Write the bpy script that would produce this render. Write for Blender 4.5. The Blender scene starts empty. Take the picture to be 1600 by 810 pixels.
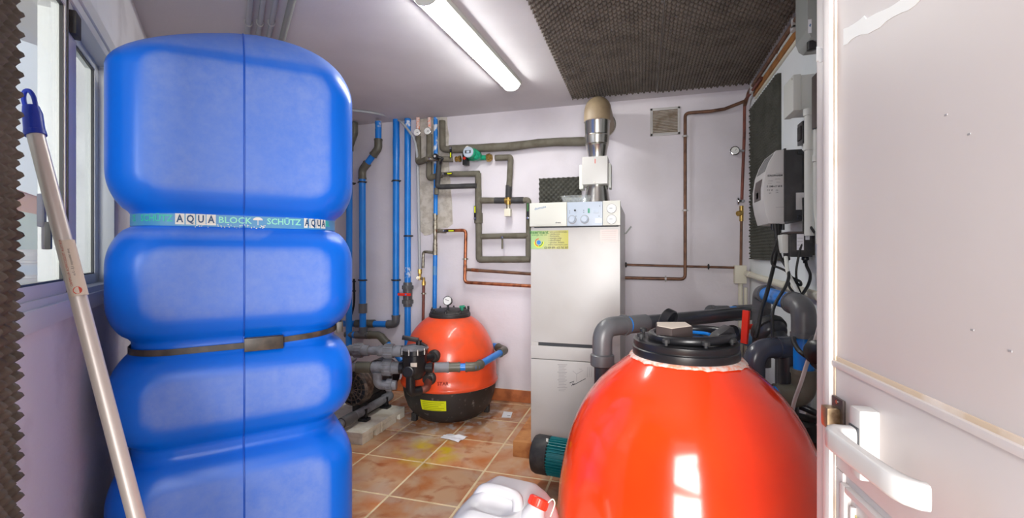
import bpy, bmesh, math, random
from mathutils import Vector, Matrix, noise
random.seed(7)
sc = bpy.context.scene
COL = sc.collection
PI = math.pi

# ---------------------------------------------------------------- camera
F, HOR, YAW, HC = 706.0, 396.0, math.radians(16.18), 1.30     # focal length in px of a 1600x810 frame
cs, sn = math.cos(YAW), math.sin(YAW)
RT, FW, CAM = Vector((cs, sn, 0)), Vector((-sn, cs, 0)), Vector((0, 0, HC))
cd = bpy.data.cameras.new('camera'); cam = bpy.data.objects.new('camera', cd); COL.objects.link(cam)
cam.location = CAM; cam.rotation_euler = (PI/2, 0, YAW)
cd.sensor_width = 36; cd.lens = 36*F/1600; cd.shift_y = (HOR-405)/1600; cd.clip_start = 0.02
sc.camera = cam
# ---------------------------------------------------------------- world, lights, exposure
w = bpy.data.worlds.new('sky'); sc.world = w; w.use_nodes = True
bg = w.node_tree.nodes['Background']; bg.inputs[0].default_value = (0.92, 0.95, 1.0, 1); bg.inputs[1].default_value = 1.0
def area(name, loc, target, sx, sy, power, col=(1, 1, 1)):
    ld = bpy.data.lights.new(name, 'AREA'); ld.shape = 'RECTANGLE'; ld.size = sx; ld.size_y = sy; ld.energy = power; ld.color = col
    o = bpy.data.objects.new(name, ld); COL.objects.link(o); o.location = loc
    o.rotation_euler = (Vector(target)-Vector(loc)).to_track_quat('-Z', 'Y').to_euler()
    return o
area('doorway_daylight', (.06, -1.3, 1.35), (-.75, 1.8, 1.1), 1.3, 2.1, 98, (1.0, .97, .95)).data.spread = math.radians(120)
sc.view_settings.view_transform = 'Standard'; sc.view_settings.look = 'None'; sc.view_settings.gamma = 1
sc.view_settings.use_curve_mapping = False
sc.view_settings.exposure = 0.28

# ---------------------------------------------------------------- room geometry
YB, XR, ZC, XL = 3.81, 0.78, 2.55, -3.4          # back wall, right wall, ceiling, far left wall
aL = RT*.846+FW*.533; bL = RT*-.533+FW*.846      # left (window) wall: normal into the room, direction away from the door
ALPHA = -.396
def ray(px, py): return FW+RT*((px-800)/F)+Vector((0, 0, (HOR-py)/F))
def atY(px, py, Y): d = ray(px, py); return CAM+d*(Y/d.y)
def atX(px, py, X): d = ray(px, py); return CAM+d*(X/d.x)
def atZ(px, py, Z): d = ray(px, py); return CAM+d*((Z-HC)/d.z)
def D(px, py, dd): return CAM+ray(px, py)*dd
def B(px, py, off=.06): return atY(px, py, YB-off)
def R(px, py, off=.03): return atX(px, py, XR-off)
def Lw(q, n, z): return aL*(ALPHA+n)+bL*q+Vector((0, 0, z))
def atL(px, py, n=0): d = ray(px, py); return CAM+d*((ALPHA+n)/d.dot(aL))

# ---------------------------------------------------------------- materials
def lin(c): return tuple(((v/255)/12.92 if v/255 <= .04045 else ((v/255+.055)/1.055)**2.4) for v in c)
def mat(name, c, rough=.5, metal=0, c2=None, scale=6, lo=.45, hi=.65, bump=0, bscale=60, coat=0, emit=0, detail=6, rough2=None, world=False, spec=None):
    m = bpy.data.materials.new(name); m.use_nodes = True; nt = m.node_tree; N = nt.nodes; K = nt.links
    p = N['Principled BSDF']; p.inputs['Base Color'].default_value = (*lin(c), 1)
    p.inputs['Roughness'].default_value = rough; p.inputs['Metallic'].default_value = metal
    if coat: p.inputs['Coat Weight'].default_value = coat; p.inputs['Coat Roughness'].default_value = .08
    if spec is not None: p.inputs['Specular IOR Level'].default_value = spec
    if emit: p.inputs['Emission Color'].default_value = (*lin(c), 1); p.inputs['Emission Strength'].default_value = emit
    if c2 or bump:
        if world: src = N.new('ShaderNodeNewGeometry').outputs['Position']
        else: src = N.new('ShaderNodeTexCoord').outputs['Object']
    if c2:
        n = N.new('ShaderNodeTexNoise'); n.inputs['Scale'].default_value = scale; n.inputs['Detail'].default_value = detail
        K.new(src, n.inputs['Vector'])
        r = N.new('ShaderNodeMapRange'); r.inputs[1].default_value = lo; r.inputs[2].default_value = hi; K.new(n.outputs[0], r.inputs[0])
        x = N.new('ShaderNodeMix'); x.data_type = 'RGBA'; x.inputs[6].default_value = (*lin(c), 1); x.inputs[7].default_value = (*lin(c2), 1)
        K.new(r.outputs[0], x.inputs[0]); K.new(x.outputs[2], p.inputs['Base Color'])
        if rough2 is not None:
            q = N.new('ShaderNodeMapRange'); q.inputs[3].default_value = rough; q.inputs[4].default_value = rough2
            K.new(r.outputs[0], q.inputs[0]); K.new(q.outputs[0], p.inputs['Roughness'])
    if bump:
        n2 = N.new('ShaderNodeTexNoise'); n2.inputs['Scale'].default_value = bscale; n2.inputs['Detail'].default_value = 4
        K.new(src, n2.inputs['Vector'])
        b = N.new('ShaderNodeBump'); b.inputs['Strength'].default_value = bump; b.inputs['Distance'].default_value = .004
        K.new(n2.outputs[0], b.inputs['Height']); K.new(b.outputs[0], p.inputs['Normal'])
    return m
M = {}
M['wall'] = mat('wall_paint', (222, 217, 224), .85, c2=(212, 207, 213), scale=2.2, bump=.25, bscale=45)
M['wall_right'] = mat('wall_paint_right', (234, 238, 240), .85, c2=(226, 231, 233), scale=2.2, bump=.2, bscale=45)
M['wall_left'] = mat('rough_plaster', (240, 238, 240), .9, c2=(204, 200, 202), scale=3.0, lo=.5, hi=.8, bump=.7, bscale=55)
M['ceiling'] = mat('ceiling_paint', (214, 211, 215), .9, c2=(206, 203, 207), scale=1.8, bump=.2, bscale=40)
M['plaster'] = mat('bare_mortar', (200, 194, 184), .95, c2=(174, 166, 154), scale=18, bump=.8, bscale=90)
M['grout'] = mat('tile_grout', (232, 212, 172), .9, c2=(210, 190, 152), scale=8)
M['foam'] = mat('grey_foam', (112, 105, 98), .95, c2=(98, 92, 86), scale=9, spec=.15)
M['foam_dark'] = mat('dark_foam', (84, 84, 78), .95, c2=(72, 72, 66), scale=9, spec=.15)
M['white_metal'] = mat('white_enamel', (192, 190, 187), .35, c2=(184, 181, 177), scale=2.5)
M['alu_white'] = mat('white_aluminium', (226, 226, 224), .4)
M['frame_grey'] = mat('dark_frame_grey', (60, 60, 62), .5)  # plain dark grey of the gaskets, meeting strip and window handle
M['door'] = mat('door_lacquer', (206, 200, 199), .42, c2=(198, 191, 190), scale=1.6, bump=.05, bscale=12)
M['door_dirty'] = mat('door_sealant', (205, 184, 160), .6, c2=(226, 216, 210), scale=14)
M['tape'] = mat('white_filler', (244, 248, 246), .7)
M['bronze'] = mat('worn_bronze', (168, 146, 116), .35, .85, c2=(110, 86, 62), scale=60)
M['bronze_dark'] = mat('dark_bronze', (86, 76, 74), .45, .6)
M['steel'] = mat('brushed_steel', (196, 194, 188), .25, 1)
M['galv'] = mat('galvanised_fitting', (172, 166, 150), .4, .8, c2=(116, 108, 92), scale=40)
M['brass'] = mat('brass', (196, 164, 92), .35, .85, c2=(150, 118, 62), scale=50)
M['copper'] = mat('copper', (190, 118, 82), .38, .75, c2=(132, 78, 54), scale=22)
M['copper_dark'] = mat('aged_copper', (126, 92, 72), .5, .5, c2=(92, 66, 54), scale=12)
M['copper_red'] = mat('red_brown_pipe', (128, 72, 60), .5, .3, c2=(100, 60, 52), scale=12)
M['pvc_blue'] = mat('blue_pvc', (22, 122, 214), .3, c2=(30, 136, 226), scale=4)
M['pvc_worn'] = mat('worn_blue_pvc', (30, 126, 214), .45, c2=(214, 222, 232), scale=22, lo=.5, hi=.62)
M['pvc_light'] = mat('pale_blue_pvc', (92, 148, 192), .4)
M['pvc_grey'] = mat('grey_pvc', (92, 93, 96), .38, c2=(80, 80, 82), scale=6)
M['pvc_dusty'] = mat('dusty_grey_pvc', (126, 128, 134), .5, c2=(98, 99, 104), scale=16)
M['pvc_olive'] = mat('olive_grey_pvc', (98, 96, 84), .42, c2=(82, 80, 70), scale=10)
M['pvc_dark'] = mat('dark_pvc', (58, 59, 64), .28, c2=(50, 51, 54), scale=6)
M['pvc_navy'] = mat('dark_slate_pvc', (66, 69, 80), .26)
M['insul'] = mat('olive_insulation', (108, 104, 92), .85, c2=(94, 89, 76), scale=14, bump=.3, bscale=50)
M['insul_black'] = mat('black_insulation', (52, 52, 54), .7, c2=(66, 66, 66), scale=18)
M['black'] = mat('black_plastic', (30, 30, 33), .32)
M['black_matte'] = mat('matte_black_plastic', (38, 38, 40), .6, c2=(62, 60, 58), scale=20)
M['rubber'] = mat('black_rubber_cable', (22, 22, 24), .5)
M['orange'] = mat('orange_lacquer', (243, 62, 18), .16, coat=.5, c2=(238, 54, 14), scale=3)
M['orange_dusty'] = mat('dusty_orange_lacquer', (240, 84, 40), .3, coat=.25, c2=(214, 84, 52), scale=7, lo=.48, hi=.72, rough2=.5)
M['base_black'] = mat('dusty_black_base', (44, 42, 42), .5, c2=(128, 124, 120), scale=26, lo=.62, hi=.78)
M['chalk'] = mat('white_salt_crust', (226, 206, 198), .9, c2=(236, 150, 120), scale=60)
M['red_plastic'] = mat('red_plastic', (226, 50, 30), .35)
M['teal'] = mat('teal_paint', (20, 118, 124), .4)
M['green_pump'] = mat('green_cast_paint', (22, 150, 112), .35, c2=(14, 120, 92), scale=30)
M['white_plastic'] = mat('white_plastic', (190, 188, 187), .4)
M['can'] = mat('translucent_white_plastic', (190, 189, 193), .38, c2=(184, 182, 185), scale=5)
M['cream'] = mat('cream_plastic', (222, 218, 200), .5)
M['cream_grey'] = mat('grey_cream_plastic', (206, 208, 202), .5)
M['grey_dev'] = mat('grey_plastic', (150, 154, 150), .5)
M['conduit'] = mat('grey_conduit', (168, 172, 178), .4)
M['tan'] = mat('tan_cowl', (152, 134, 108), .5, c2=(138, 120, 96), scale=8)
M['panel_blue'] = mat('pale_blue_panel', (176, 188, 202), .4)
M['panel_cream'] = mat('cream_panel', (204, 205, 196), .4)
M['ink'] = mat('dark_ink', (60, 62, 66), .7)
M['ink_grey'] = mat('grey_ink', (150, 148, 150), .7)
M['ink_blue'] = mat('blue_ink', (60, 110, 160), .6)
M['ink_green'] = mat('green_ink', (60, 120, 60), .6)
M['ink_red'] = mat('red_ink', (200, 70, 50), .6)
M['paper'] = mat('paper', (232, 233, 238), .8)
M['yellow'] = mat('yellow_sticker', (216, 226, 20), .5)
M['wood'] = mat('pale_wood', (200, 140, 84), .7, c2=(166, 100, 54), scale=9)
M['batten'] = mat('varnished_batten', (168, 112, 56), .6, c2=(134, 86, 44), scale=10)
M['terracotta'] = mat('terracotta_skirting', (190, 112, 66), .5, c2=(150, 84, 50), scale=9)
M['grip'] = mat('blue_grip_plastic', (22, 52, 176), .4)
M['alu'] = mat('anodised_aluminium', (214, 206, 200), .4, .35)
M['sticker_grey'] = mat('silver_sticker', (212, 200, 186), .5)
M['gauge_face'] = mat('white_dial', (238, 238, 236), .5)
M['chrome'] = mat('chrome', (200, 202, 206), .15, 1)
M['lamp'] = mat('lit_diffuser', (255, 255, 250), .5, emit=42)
M['lamp_body'] = mat('lamp_housing', (205, 208, 200), .4)
M['strap'] = mat('brown_black_strap', (62, 56, 50), .35, c2=(92, 82, 70), scale=20)
M['band'] = mat('printed_band_blue', (70, 150, 206), .4, c2=(98, 166, 200), scale=9)
M['letter_green'] = mat('green_print', (64, 204, 180), .5)
M['letter_pale'] = mat('pale_green_print', (150, 236, 208), .5)
M['letter_navy'] = mat('navy_print', (24, 74, 118), .5)
M['white_print'] = mat('white_print', (236, 236, 226), .5)
M['heatsink'] = mat('black_heatsink', (44, 43, 45), .5, c2=(58, 56, 58), scale=12)
M['display'] = mat('grey_display', (92, 98, 96), .25)
M['fan'] = mat('fan_grille_plastic', (70, 62, 56), .5, c2=(126, 110, 96), scale=30)
M['plinth'] = mat('white_plinth', (226, 222, 208), .6, c2=(200, 192, 172), scale=10)
M['ext_wall'] = mat('terrace_wall', (206, 216, 202), .9, c2=(196, 208, 194), scale=2)
M['ext_floor'] = mat('terrace_floor', (196, 192, 184), .9)
M['hill'] = mat('far_hill', (120, 140, 110), 1, c2=(150, 150, 120), scale=.2)
M['house'] = mat('far_house', (214, 160, 130), .9)
M['vent'] = mat('dirty_vent_plastic', (216, 208, 198), .6, c2=(150, 124, 98), scale=16, lo=.5, hi=.7)

def glass_mat(name, tint, dust, rough=.02):
    m = bpy.data.materials.new(name); m.use_nodes = True; N = m.node_tree.nodes; K = m.node_tree.links
    for n in list(N):
        if n.type != 'OUTPUT_MATERIAL': N.remove(n)
    out = [n for n in N if n.type == 'OUTPUT_MATERIAL'][0]
    t = N.new('ShaderNodeBsdfTransparent'); t.inputs[0].default_value = (*tint, 1)
    g = N.new('ShaderNodeBsdfGlossy'); g.inputs[1].default_value = rough
    d = N.new('ShaderNodeBsdfDiffuse'); d.inputs[0].default_value = (.85, .87, .87, 1)
    m1 = N.new('ShaderNodeMixShader'); m1.inputs[0].default_value = .09
    m2 = N.new('ShaderNodeMixShader'); m2.inputs[0].default_value = dust
    K.new(t.outputs[0], m1.inputs[1]); K.new(g.outputs[0], m1.inputs[2]); K.new(m1.outputs[0], m2.inputs[1]); K.new(d.outputs[0], m2.inputs[2])
    K.new(m2.outputs[0], out.inputs[0])
    return m
M['glass'] = glass_mat('dusty_window_glass', (.93, .96, .95), .24)
M['clear'] = glass_mat('clear_plastic', (.9, .92, .92), .12, .1)

def tile_mat():
    m = bpy.data.materials.new('terracotta_tile'); m.use_nodes = True; N = m.node_tree.nodes; K = m.node_tree.links; p = N['Principled BSDF']
    pos = N.new('ShaderNodeNewGeometry').outputs['Position']; oi = N.new('ShaderNodeObjectInfo')
    def nz(scale, detail=6, dist=0):
        n = N.new('ShaderNodeTexNoise'); n.inputs['Scale'].default_value = scale; n.inputs['Detail'].default_value = detail; n.inputs['Distortion'].default_value = dist
        K.new(pos, n.inputs['Vector']); return n.outputs[0]
    def mr(s, a, b):
        r = N.new('ShaderNodeMapRange'); r.inputs[1].default_value = a; r.inputs[2].default_value = b; K.new(s, r.inputs[0]); return r.outputs[0]
    def mix(f, c1, c2):
        x = N.new('ShaderNodeMix'); x.data_type = 'RGBA'
        for s, i in ((c1, 6), (c2, 7)):
            if isinstance(s, tuple): x.inputs[i].default_value = (*lin(s), 1)
            else: K.new(s, x.inputs[i])
        K.new(f, x.inputs[0]); return x.outputs[2]
    c = mix(mr(nz(4.5, 8, .5), .40, .66), (238, 192, 150), (224, 138, 78))
    c = mix(mr(nz(8, 10, .6), .54, .72), c, (198, 108, 54))
    c = mix(mr(nz(3, 10, .6), .5, .75), c, (228, 208, 188))
    v = N.new('ShaderNodeHueSaturation'); K.new(c, v.inputs['Color']); K.new(mr(oi.outputs['Random'], -2.5, 1.8), v.inputs['Value'])
    # spilt yellow stain and the white chalk ring round the small filter
    def spot(x, y, r):
        d = N.new('ShaderNodeVectorMath'); d.operation = 'DISTANCE'; d.inputs[1].default_value = (x, y, 0); K.new(pos, d.inputs[0])
        return mr(d.outputs['Value'], r, r*.45)
    def mul(a_, b_):
        q = N.new('ShaderNodeMath'); q.operation = 'MULTIPLY'; K.new(a_, q.inputs[0]); K.new(b_, q.inputs[1]); return q.outputs[0]
    s1 = atZ(672, 706, 0)
    c = mix(mul(spot(s1.x, s1.y, .26), mr(nz(7, 4), .42, .6)), v.outputs[0], (206, 176, 40))
    fb = D(703, 500, 3.65)
    c = mix(mul(spot(fb.x, fb.y, .62), mr(nz(14, 10), .5, .62)), c, (214, 202, 194))
    K.new(c, p.inputs['Base Color'])
    K.new(mr(nz(6), .2, 2.2), p.inputs['Roughness'])
    rr = N.new('ShaderNodeMapRange'); rr.inputs[3].default_value = .28; rr.inputs[4].default_value = .6; K.new(nz(6), rr.inputs[0]); K.new(rr.outputs[0], p.inputs['Roughness'])
    b = N.new('ShaderNodeBump'); b.inputs['Strength'].default_value = .25; b.inputs['Distance'].default_value = .004; K.new(nz(24), b.inputs['Height']); K.new(b.outputs[0], p.inputs['Normal'])
    return m
M['tile'] = tile_mat()

def tank_mat():
    m = bpy.data.materials.new('blue_polyethylene'); m.use_nodes = True; N = m.node_tree.nodes; K = m.node_tree.links; p = N['Principled BSDF']
    at = N.new('ShaderNodeAttribute'); at.attribute_name = 'matte'
    tc = N.new('ShaderNodeTexCoord')
    n = N.new('ShaderNodeTexNoise'); n.inputs['Scale'].default_value = 22; n.inputs['Detail'].default_value = 9; n.inputs['Roughness'].default_value = .75; K.new(tc.outputs['Object'], n.inputs['Vector'])
    n3 = N.new('ShaderNodeTexNoise'); n3.inputs['Scale'].default_value = 2.6; n3.inputs['Detail'].default_value = 5; K.new(tc.outputs['Object'], n3.inputs['Vector'])
    r = N.new('ShaderNodeMapRange'); r.inputs[1].default_value = .3; r.inputs[2].default_value = .62; r.inputs[3].default_value = .55; K.new(n.outputs[0], r.inputs[0])
    r3 = N.new('ShaderNodeMapRange'); r3.inputs[1].default_value = .25; r3.inputs[2].default_value = .55; r3.inputs[3].default_value = .6; K.new(n3.outputs[0], r3.inputs[0])
    q = N.new('ShaderNodeMath'); q.operation = 'MULTIPLY'; K.new(at.outputs['Fac'], q.inputs[0]); K.new(r.outputs[0], q.inputs[1])
    q2 = N.new('ShaderNodeMath'); q2.operation = 'MULTIPLY'; K.new(q.outputs[0], q2.inputs[0]); K.new(r3.outputs[0], q2.inputs[1])
    x = N.new('ShaderNodeMix'); x.data_type = 'RGBA'; x.inputs[6].default_value = (*lin((0, 112, 236)), 1); x.inputs[7].default_value = (*lin((120, 154, 236)), 1)
    K.new(q2.outputs[0], x.inputs[0]); K.new(x.outputs[2], p.inputs['Base Color'])
    rr = N.new('ShaderNodeMapRange'); rr.inputs[3].default_value = .3; rr.inputs[4].default_value = .7; K.new(q2.outputs[0], rr.inputs[0]); K.new(rr.outputs[0], p.inputs['Roughness'])
    b = N.new('ShaderNodeBump'); b.inputs['Strength'].default_value = .12; b.inputs['Distance'].default_value = .003; K.new(n.outputs[0], b.inputs['Height']); K.new(b.outputs[0], p.inputs['Normal'])
    return m
M['tank'] = tank_mat()

# ---------------------------------------------------------------- mesh helpers
class MB:
    def __init__(s): s.v = []; s.f = []
    def add(s, vs, fs):
        k = len(s.v); s.v += [Vector(v) for v in vs]; s.f += [[i+k for i in f] for f in fs]; return s
    def box(s, lo, hi, bev=0, mtx=None):
        lo, hi = [min(a, b) for a, b in zip(lo, hi)], [max(a, b) for a, b in zip(lo, hi)]
        bm = bmesh.new(); bmesh.ops.create_cube(bm, size=1)
        for v in bm.verts:
            v.co = Vector([(lo[i]+hi[i])/2+v.co[i]*(hi[i]-lo[i]) for i in range(3)])
        if bev: bmesh.ops.bevel(bm, geom=bm.edges[:], offset=bev, segments=2, affect='EDGES', profile=.7)
        bm.verts.index_update()
        vs = [(mtx @ v.co) if mtx else v.co.copy() for v in bm.verts]
        s.add(vs, [[v.index for v in f.verts] for f in bm.faces]); bm.free(); return s
    def prism(s, poly, ext, bev=0):
        """poly: list of 3D points (planar), ext: extrusion vector"""
        n = len(poly); ext = Vector(ext)
        vs = [Vector(p) for p in poly]+[Vector(p)+ext for p in poly]
        fs = [list(range(n))[::-1], list(range(n, 2*n))]+[[i, (i+1) % n, n+(i+1) % n, n+i] for i in range(n)]
        if bev:
            bm = bmesh.new(); bv = [bm.verts.new(v) for v in vs]
            for f in fs: bm.faces.new([bv[i] for i in f])
            bmesh.ops.recalc_face_normals(bm, faces=bm.faces[:])
            bmesh.ops.bevel(bm, geom=bm.edges[:], offset=bev, segments=2, affect='EDGES', profile=.7)
            bm.verts.index_update()
            s.add([v.co.copy() for v in bm.verts], [[v.index for v in f.verts] for f in bm.faces]); bm.free(); return s
        return s.add(vs, fs)
    def tube(s, pts, r, n=12, wob=0, cap=True):
        pts = [Vector(p) for p in pts]
        t0 = (pts[1]-pts[0]).normalized(); u = t0.orthogonal().normalized(); k = len(s.v); L = len(pts)
        for i, p in enumerate(pts):
            a = (pts[i]-pts[i-1]).normalized() if i else t0
            b = (pts[i+1]-pts[i]).normalized() if i < L-1 else a
            t = (a+b); t = t.normalized() if t.length > 1e-6 else a
            u = (u-t*u.dot(t)).normalized(); v = t.cross(u)
            rr = (r[i] if isinstance(r, (list, tuple)) else r)
            if wob: rr *= 1+wob*noise.noise(p*14)
            c = max(.5, t.dot(a))
            for j in range(n):
                th = 2*PI*j/n; s.v.append(p+u*(rr*math.cos(th)/1)+v*(rr*math.sin(th)))
        for i in range(L-1):
            for j in range(n):
                s.f.append([k+i*n+j, k+i*n+(j+1) % n, k+(i+1)*n+(j+1) % n, k+(i+1)*n+j])
        if cap:
            s.f.append([k+j for j in range(n)][::-1]); s.f.append([k+(L-1)*n+j for j in range(n)])
        return s
    def lathe(s, prof, base, axis=(0, 0, 1), n=32, ring=False):
        base = Vector(base); ax = Vector(axis).normalized(); u = ax.orthogonal().normalized()
        if abs(ax.z) > .99: u = Vector((1, 0, 0))
        v = ax.cross(u); k = len(s.v); L = len(prof)
        for (r, h) in prof:
            for j in range(n):
                th = 2*PI*j/n; s.v.append(base+ax*h+(u*math.cos(th)+v*math.sin(th))*max(r, 1e-5))
        for i in range(L-1):
            for j in range(n):
                s.f.append([k+i*n+j, k+i*n+(j+1) % n, k+(i+1)*n+(j+1) % n, k+(i+1)*n+j])
        if ring:
            for j in range(n): s.f.append([k+(L-1)*n+j, k+(L-1)*n+(j+1) % n, k+(j+1) % n, k+j])
            return s
        if prof[0][0] > 1e-4: s.f.append([k+j for j in range(n)][::-1])
        if prof[-1][0] > 1e-4: s.f.append([k+(L-1)*n+j for j in range(n)])
        return s
    def disc(s, c, axis, r, h, n=24): return s.lathe([(r, 0), (r, h)], c, axis, n)
def fillet(pts, rad, n=6):
    pts = [Vector(p) for p in pts]; out = [pts[0]]
    for i in range(1, len(pts)-1):
        p = pts[i]; a = (pts[i-1]-p); b = (pts[i+1]-p); la, lb = a.length, b.length; a.normalize(); b.normalize()
        ang = a.angle(b)
        if abs(ang-PI) < .03: out.append(p); continue
        d = min(rad/math.tan(ang/2), la*.49, lb*.49)
        p0, p2 = p+a*d, p+b*d
        for k in range(n+1):
            t = k/n; out.append(p0*(1-t)**2+p*2*t*(1-t)+p2*t*t)
    out.append(pts[-1]); return out
def smooth_path(pts, k=8):
    pts = [Vector(p) for p in pts]; out = []
    P = [pts[0]*2-pts[1]]+pts+[pts[-1]*2-pts[-2]]
    for i in range(1, len(P)-2):
        for j in range(k):
            t = j/k; a, b, c, d = P[i-1], P[i], P[i+1], P[i+2]
            out.append(.5*((2*b)+(c-a)*t+(2*a-5*b+4*c-d)*t*t+(3*b-a-3*c+d)*t**3))
    out.append(pts[-1]); return out
LOC = {}
def mesh_of(name, mb, m, off=Vector(), sharp=38):
    me = bpy.data.meshes.new(name); me.from_pydata([tuple(v-off) for v in mb.v], [], mb.f); me.update()
    bm = bmesh.new(); bm.from_mesh(me); bmesh.ops.recalc_face_normals(bm, faces=bm.faces[:]); bm.to_mesh(me); bm.free()
    me.shade_smooth()
    me.set_sharp_from_angle(angle=math.radians(sharp))
    me.materials.append(m if not isinstance(m, str) else M[m]); return me
def part(name, mb, m, parent, label=None, sharp=38, kind=None):
    off = LOC[parent.name]; o = bpy.data.objects.new(name, mesh_of(name, mb, m, off, sharp)); COL.objects.link(o)
    o.parent = parent; LOC[o.name] = off
    if label: o['label'] = label
    if kind: o['kind'] = kind
    return o
def thing(name, label, cat, loc, group=None):
    o = bpy.data.objects.new(name, None); COL.objects.link(o); o.empty_display_size = .1; o.location = loc; LOC[o.name] = Vector(loc)
    o['label'] = label; o['category'] = cat
    if group: o['group'] = group
    return o
def solid(name, mb, m, label, cat, group=None, base=None, sharp=38):
    """a thing that is one mesh (it may still get child parts)"""
    if base is None:
        n = len(mb.v); base = Vector((sum(v.x for v in mb.v)/n, sum(v.y for v in mb.v)/n, min(v.z for v in mb.v)))
    o = bpy.data.objects.new(name, mesh_of(name, mb, m, Vector(base), sharp)); COL.objects.link(o); o.location = base; LOC[o.name] = Vector(base)
    o['label'] = label; o['category'] = cat
    if group: o['group'] = group
    return o
def struct(name, mb, m, parent=None, label=None):
    o = bpy.data.objects.new(name, mesh_of(name, mb, m)); COL.objects.link(o); LOC[o.name] = Vector(); o['kind'] = 'structure'
    if label: o['label'] = label
    if parent: o.parent = parent
    return o
def copy_part(o, parent, shift):
    c = o.copy(); COL.objects.link(c); c.parent = parent; c.location = o.location+Vector(shift); return c
_font = {}
def text_mb(s, size, origin, ex, ey, align='CENTER', bold=0, depth=.0004, sx=1, bend=None, spacing=1, line=1):
    cu = bpy.data.curves.new('txt', 'FONT'); cu.body = s; cu.size = size; cu.align_x = align; cu.align_y = 'CENTER'; cu.offset = bold*size; cu.extrude = depth/2
    cu.space_character = spacing; cu.space_line = line; cu.resolution_u = 2
    o = bpy.data.objects.new('txt', cu); COL.objects.link(o)
    dg = bpy.context.evaluated_depsgraph_get(); me = bpy.data.meshes.new_from_object(o.evaluated_get(dg))
    ex, ey = Vector(ex), Vector(ey); nn = ex.cross(ey); origin = Vector(origin); mb = MB()
    vs = []
    for v in me.vertices:
        x, y, z = v.co.x*sx, v.co.y, v.co.z+depth/2
        vs.append(bend(x, y, z) if bend else origin+ex*x+ey*y+nn*z)
    mb.add(vs, [list(p.vertices) for p in me.polygons])
    bpy.data.objects.remove(o); bpy.data.meshes.remove(me); bpy.data.curves.remove(cu)
    return mb
X1, Y1, Z1 = Vector((1, 0, 0)), Vector((0, 1, 0)), Vector((0, 0, 1))

# ================================================================ SETTING
ML = Matrix.Translation(aL*ALPHA) @ Matrix((bL.to_4d(), aL.to_4d(), Z1.to_4d(), (0, 0, 0, 1))).transposed()
ML = Matrix(((bL.x, aL.x, 0, aL.x*ALPHA), (bL.y, aL.y, 0, aL.y*ALPHA), (0, 0, 1, 0), (0, 0, 0, 1)))   # (q, n, z) -> world
QE = (XL-aL.x*ALPHA)/bL.x                       # where the window wall meets the far left wall
YE = (aL*ALPHA+bL*QE).y
QW0, QW1, ZW0, ZW1 = .98, 2.47, 1.165, 2.09    # window opening
floor = struct('floor', MB().box((XL-.1, -2.2, -.1), (XR+.1, YB+.1, -.0018)), 'grout')
def clip(poly, n, c):
    out = []
    for i in range(len(poly)):
        p, q = poly[i], poly[(i+1) % len(poly)]; dp, dq = p.dot(n)-c, q.dot(n)-c
        if dp >= 0: out.append(p)
        if dp*dq < 0: out.append(p+(q-p)*(dp/(dp-dq)))
    return out
T0x, T0y, TS, GW = -1.311, 2.143, .40, .008
def tile_mb(poly, z):
    b = .004; c = sum(poly, Vector())/len(poly); mb = MB(); n = len(poly)
    lo = [Vector((p.x, p.y, -.008)) for p in poly]; mid = [Vector((p.x, p.y, z-b)) for p in poly]
    top = [Vector((p.x, p.y, z))+(c-p).normalized()*b*1.3*Vector((1, 1, 0)).length/1.41 for p in poly]
    for t in top: t.z = z
    fs = [[2*n+i for i in range(n)]]
    for i in range(n):
        j = (i+1) % n; fs += [[i, j, n+j, n+i], [n+i, n+j, 2*n+j, 2*n+i]]
    return mb.add(lo+mid+top, fs)
h = TS/2-GW/2
full = mesh_of('floor_tile', tile_mb([Vector((-h, -h, 0)), Vector((h, -h, 0)), Vector((h, h, 0)), Vector((-h, h, 0))], 0), 'tile', sharp=20)
for i in range(-6, 6):
    for j in range(-7, 6):
        c = Vector((T0x+(i+.5)*TS, T0y+(j+.5)*TS, 0))
        sq = [c+Vector((-h, -h, 0)), c+Vector((h, -h, 0)), c+Vector((h, h, 0)), c+Vector((-h, h, 0))]
        p = sq
        for n_, c_ in ((X1, XL+.002), (-X1, -XR+.002), (Y1, -.6), (-Y1, -YB+.002), (aL, ALPHA+.002)): p = clip(p, n_, c_) if p else p
        if len(p) < 3: continue
        area_ = abs(sum(p[k].x*p[(k+1) % len(p)].y-p[(k+1) % len(p)].x*p[k].y for k in range(len(p))))/2
        if area_ < .004: continue
        if area_ > .999*(2*h)**2:
            o = bpy.data.objects.new('floor_tile', full); o.location = (c.x, c.y, -.0005*random.random())
        else:
            o = bpy.data.objects.new('floor_tile', mesh_of('floor_tile', tile_mb([q-c for q in p], 0), 'tile', sharp=20)); o.location = c
        COL.objects.link(o); o.parent = floor
struct('ceiling', MB().box((XL-.1, -.6, ZC), (XR+.1, YB+.1, ZC+.1)), 'ceiling')
wb = struct('wall_back', MB().box((XL-.1, YB, -.05), (XR+.1, YB+.1, ZC+.05)), 'wall')
struct('wall_right', MB().box((XR, -.3, -.05), (XR+.1, YB+.1, ZC+.05)), 'wall_right')
struct('wall_end', MB().box((XL-.1, YE-.15, -.05), (XL, YB, ZC+.05)), 'wall')
mb = MB()
for q0, q1, z0, z1 in ((.12, QE+.06, -.05, ZW0), (.12, QE+.06, ZW1, ZC+.05), (.12, QW0, ZW0, ZW1), (QW1, QE+.06, ZW0, ZW1)):
    mb.box((q0, -.12, z0), (q1, 0, z1), mtx=ML)
struct('wall_left', mb, 'wall_left')
struct('wall_front', MB().box((.345, -.3, -.05), (XR+.05, -.2, ZC+.05)).box((-.55, -.3, 2.14), (.345, -.2, ZC+.05)), 'wall')
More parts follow.
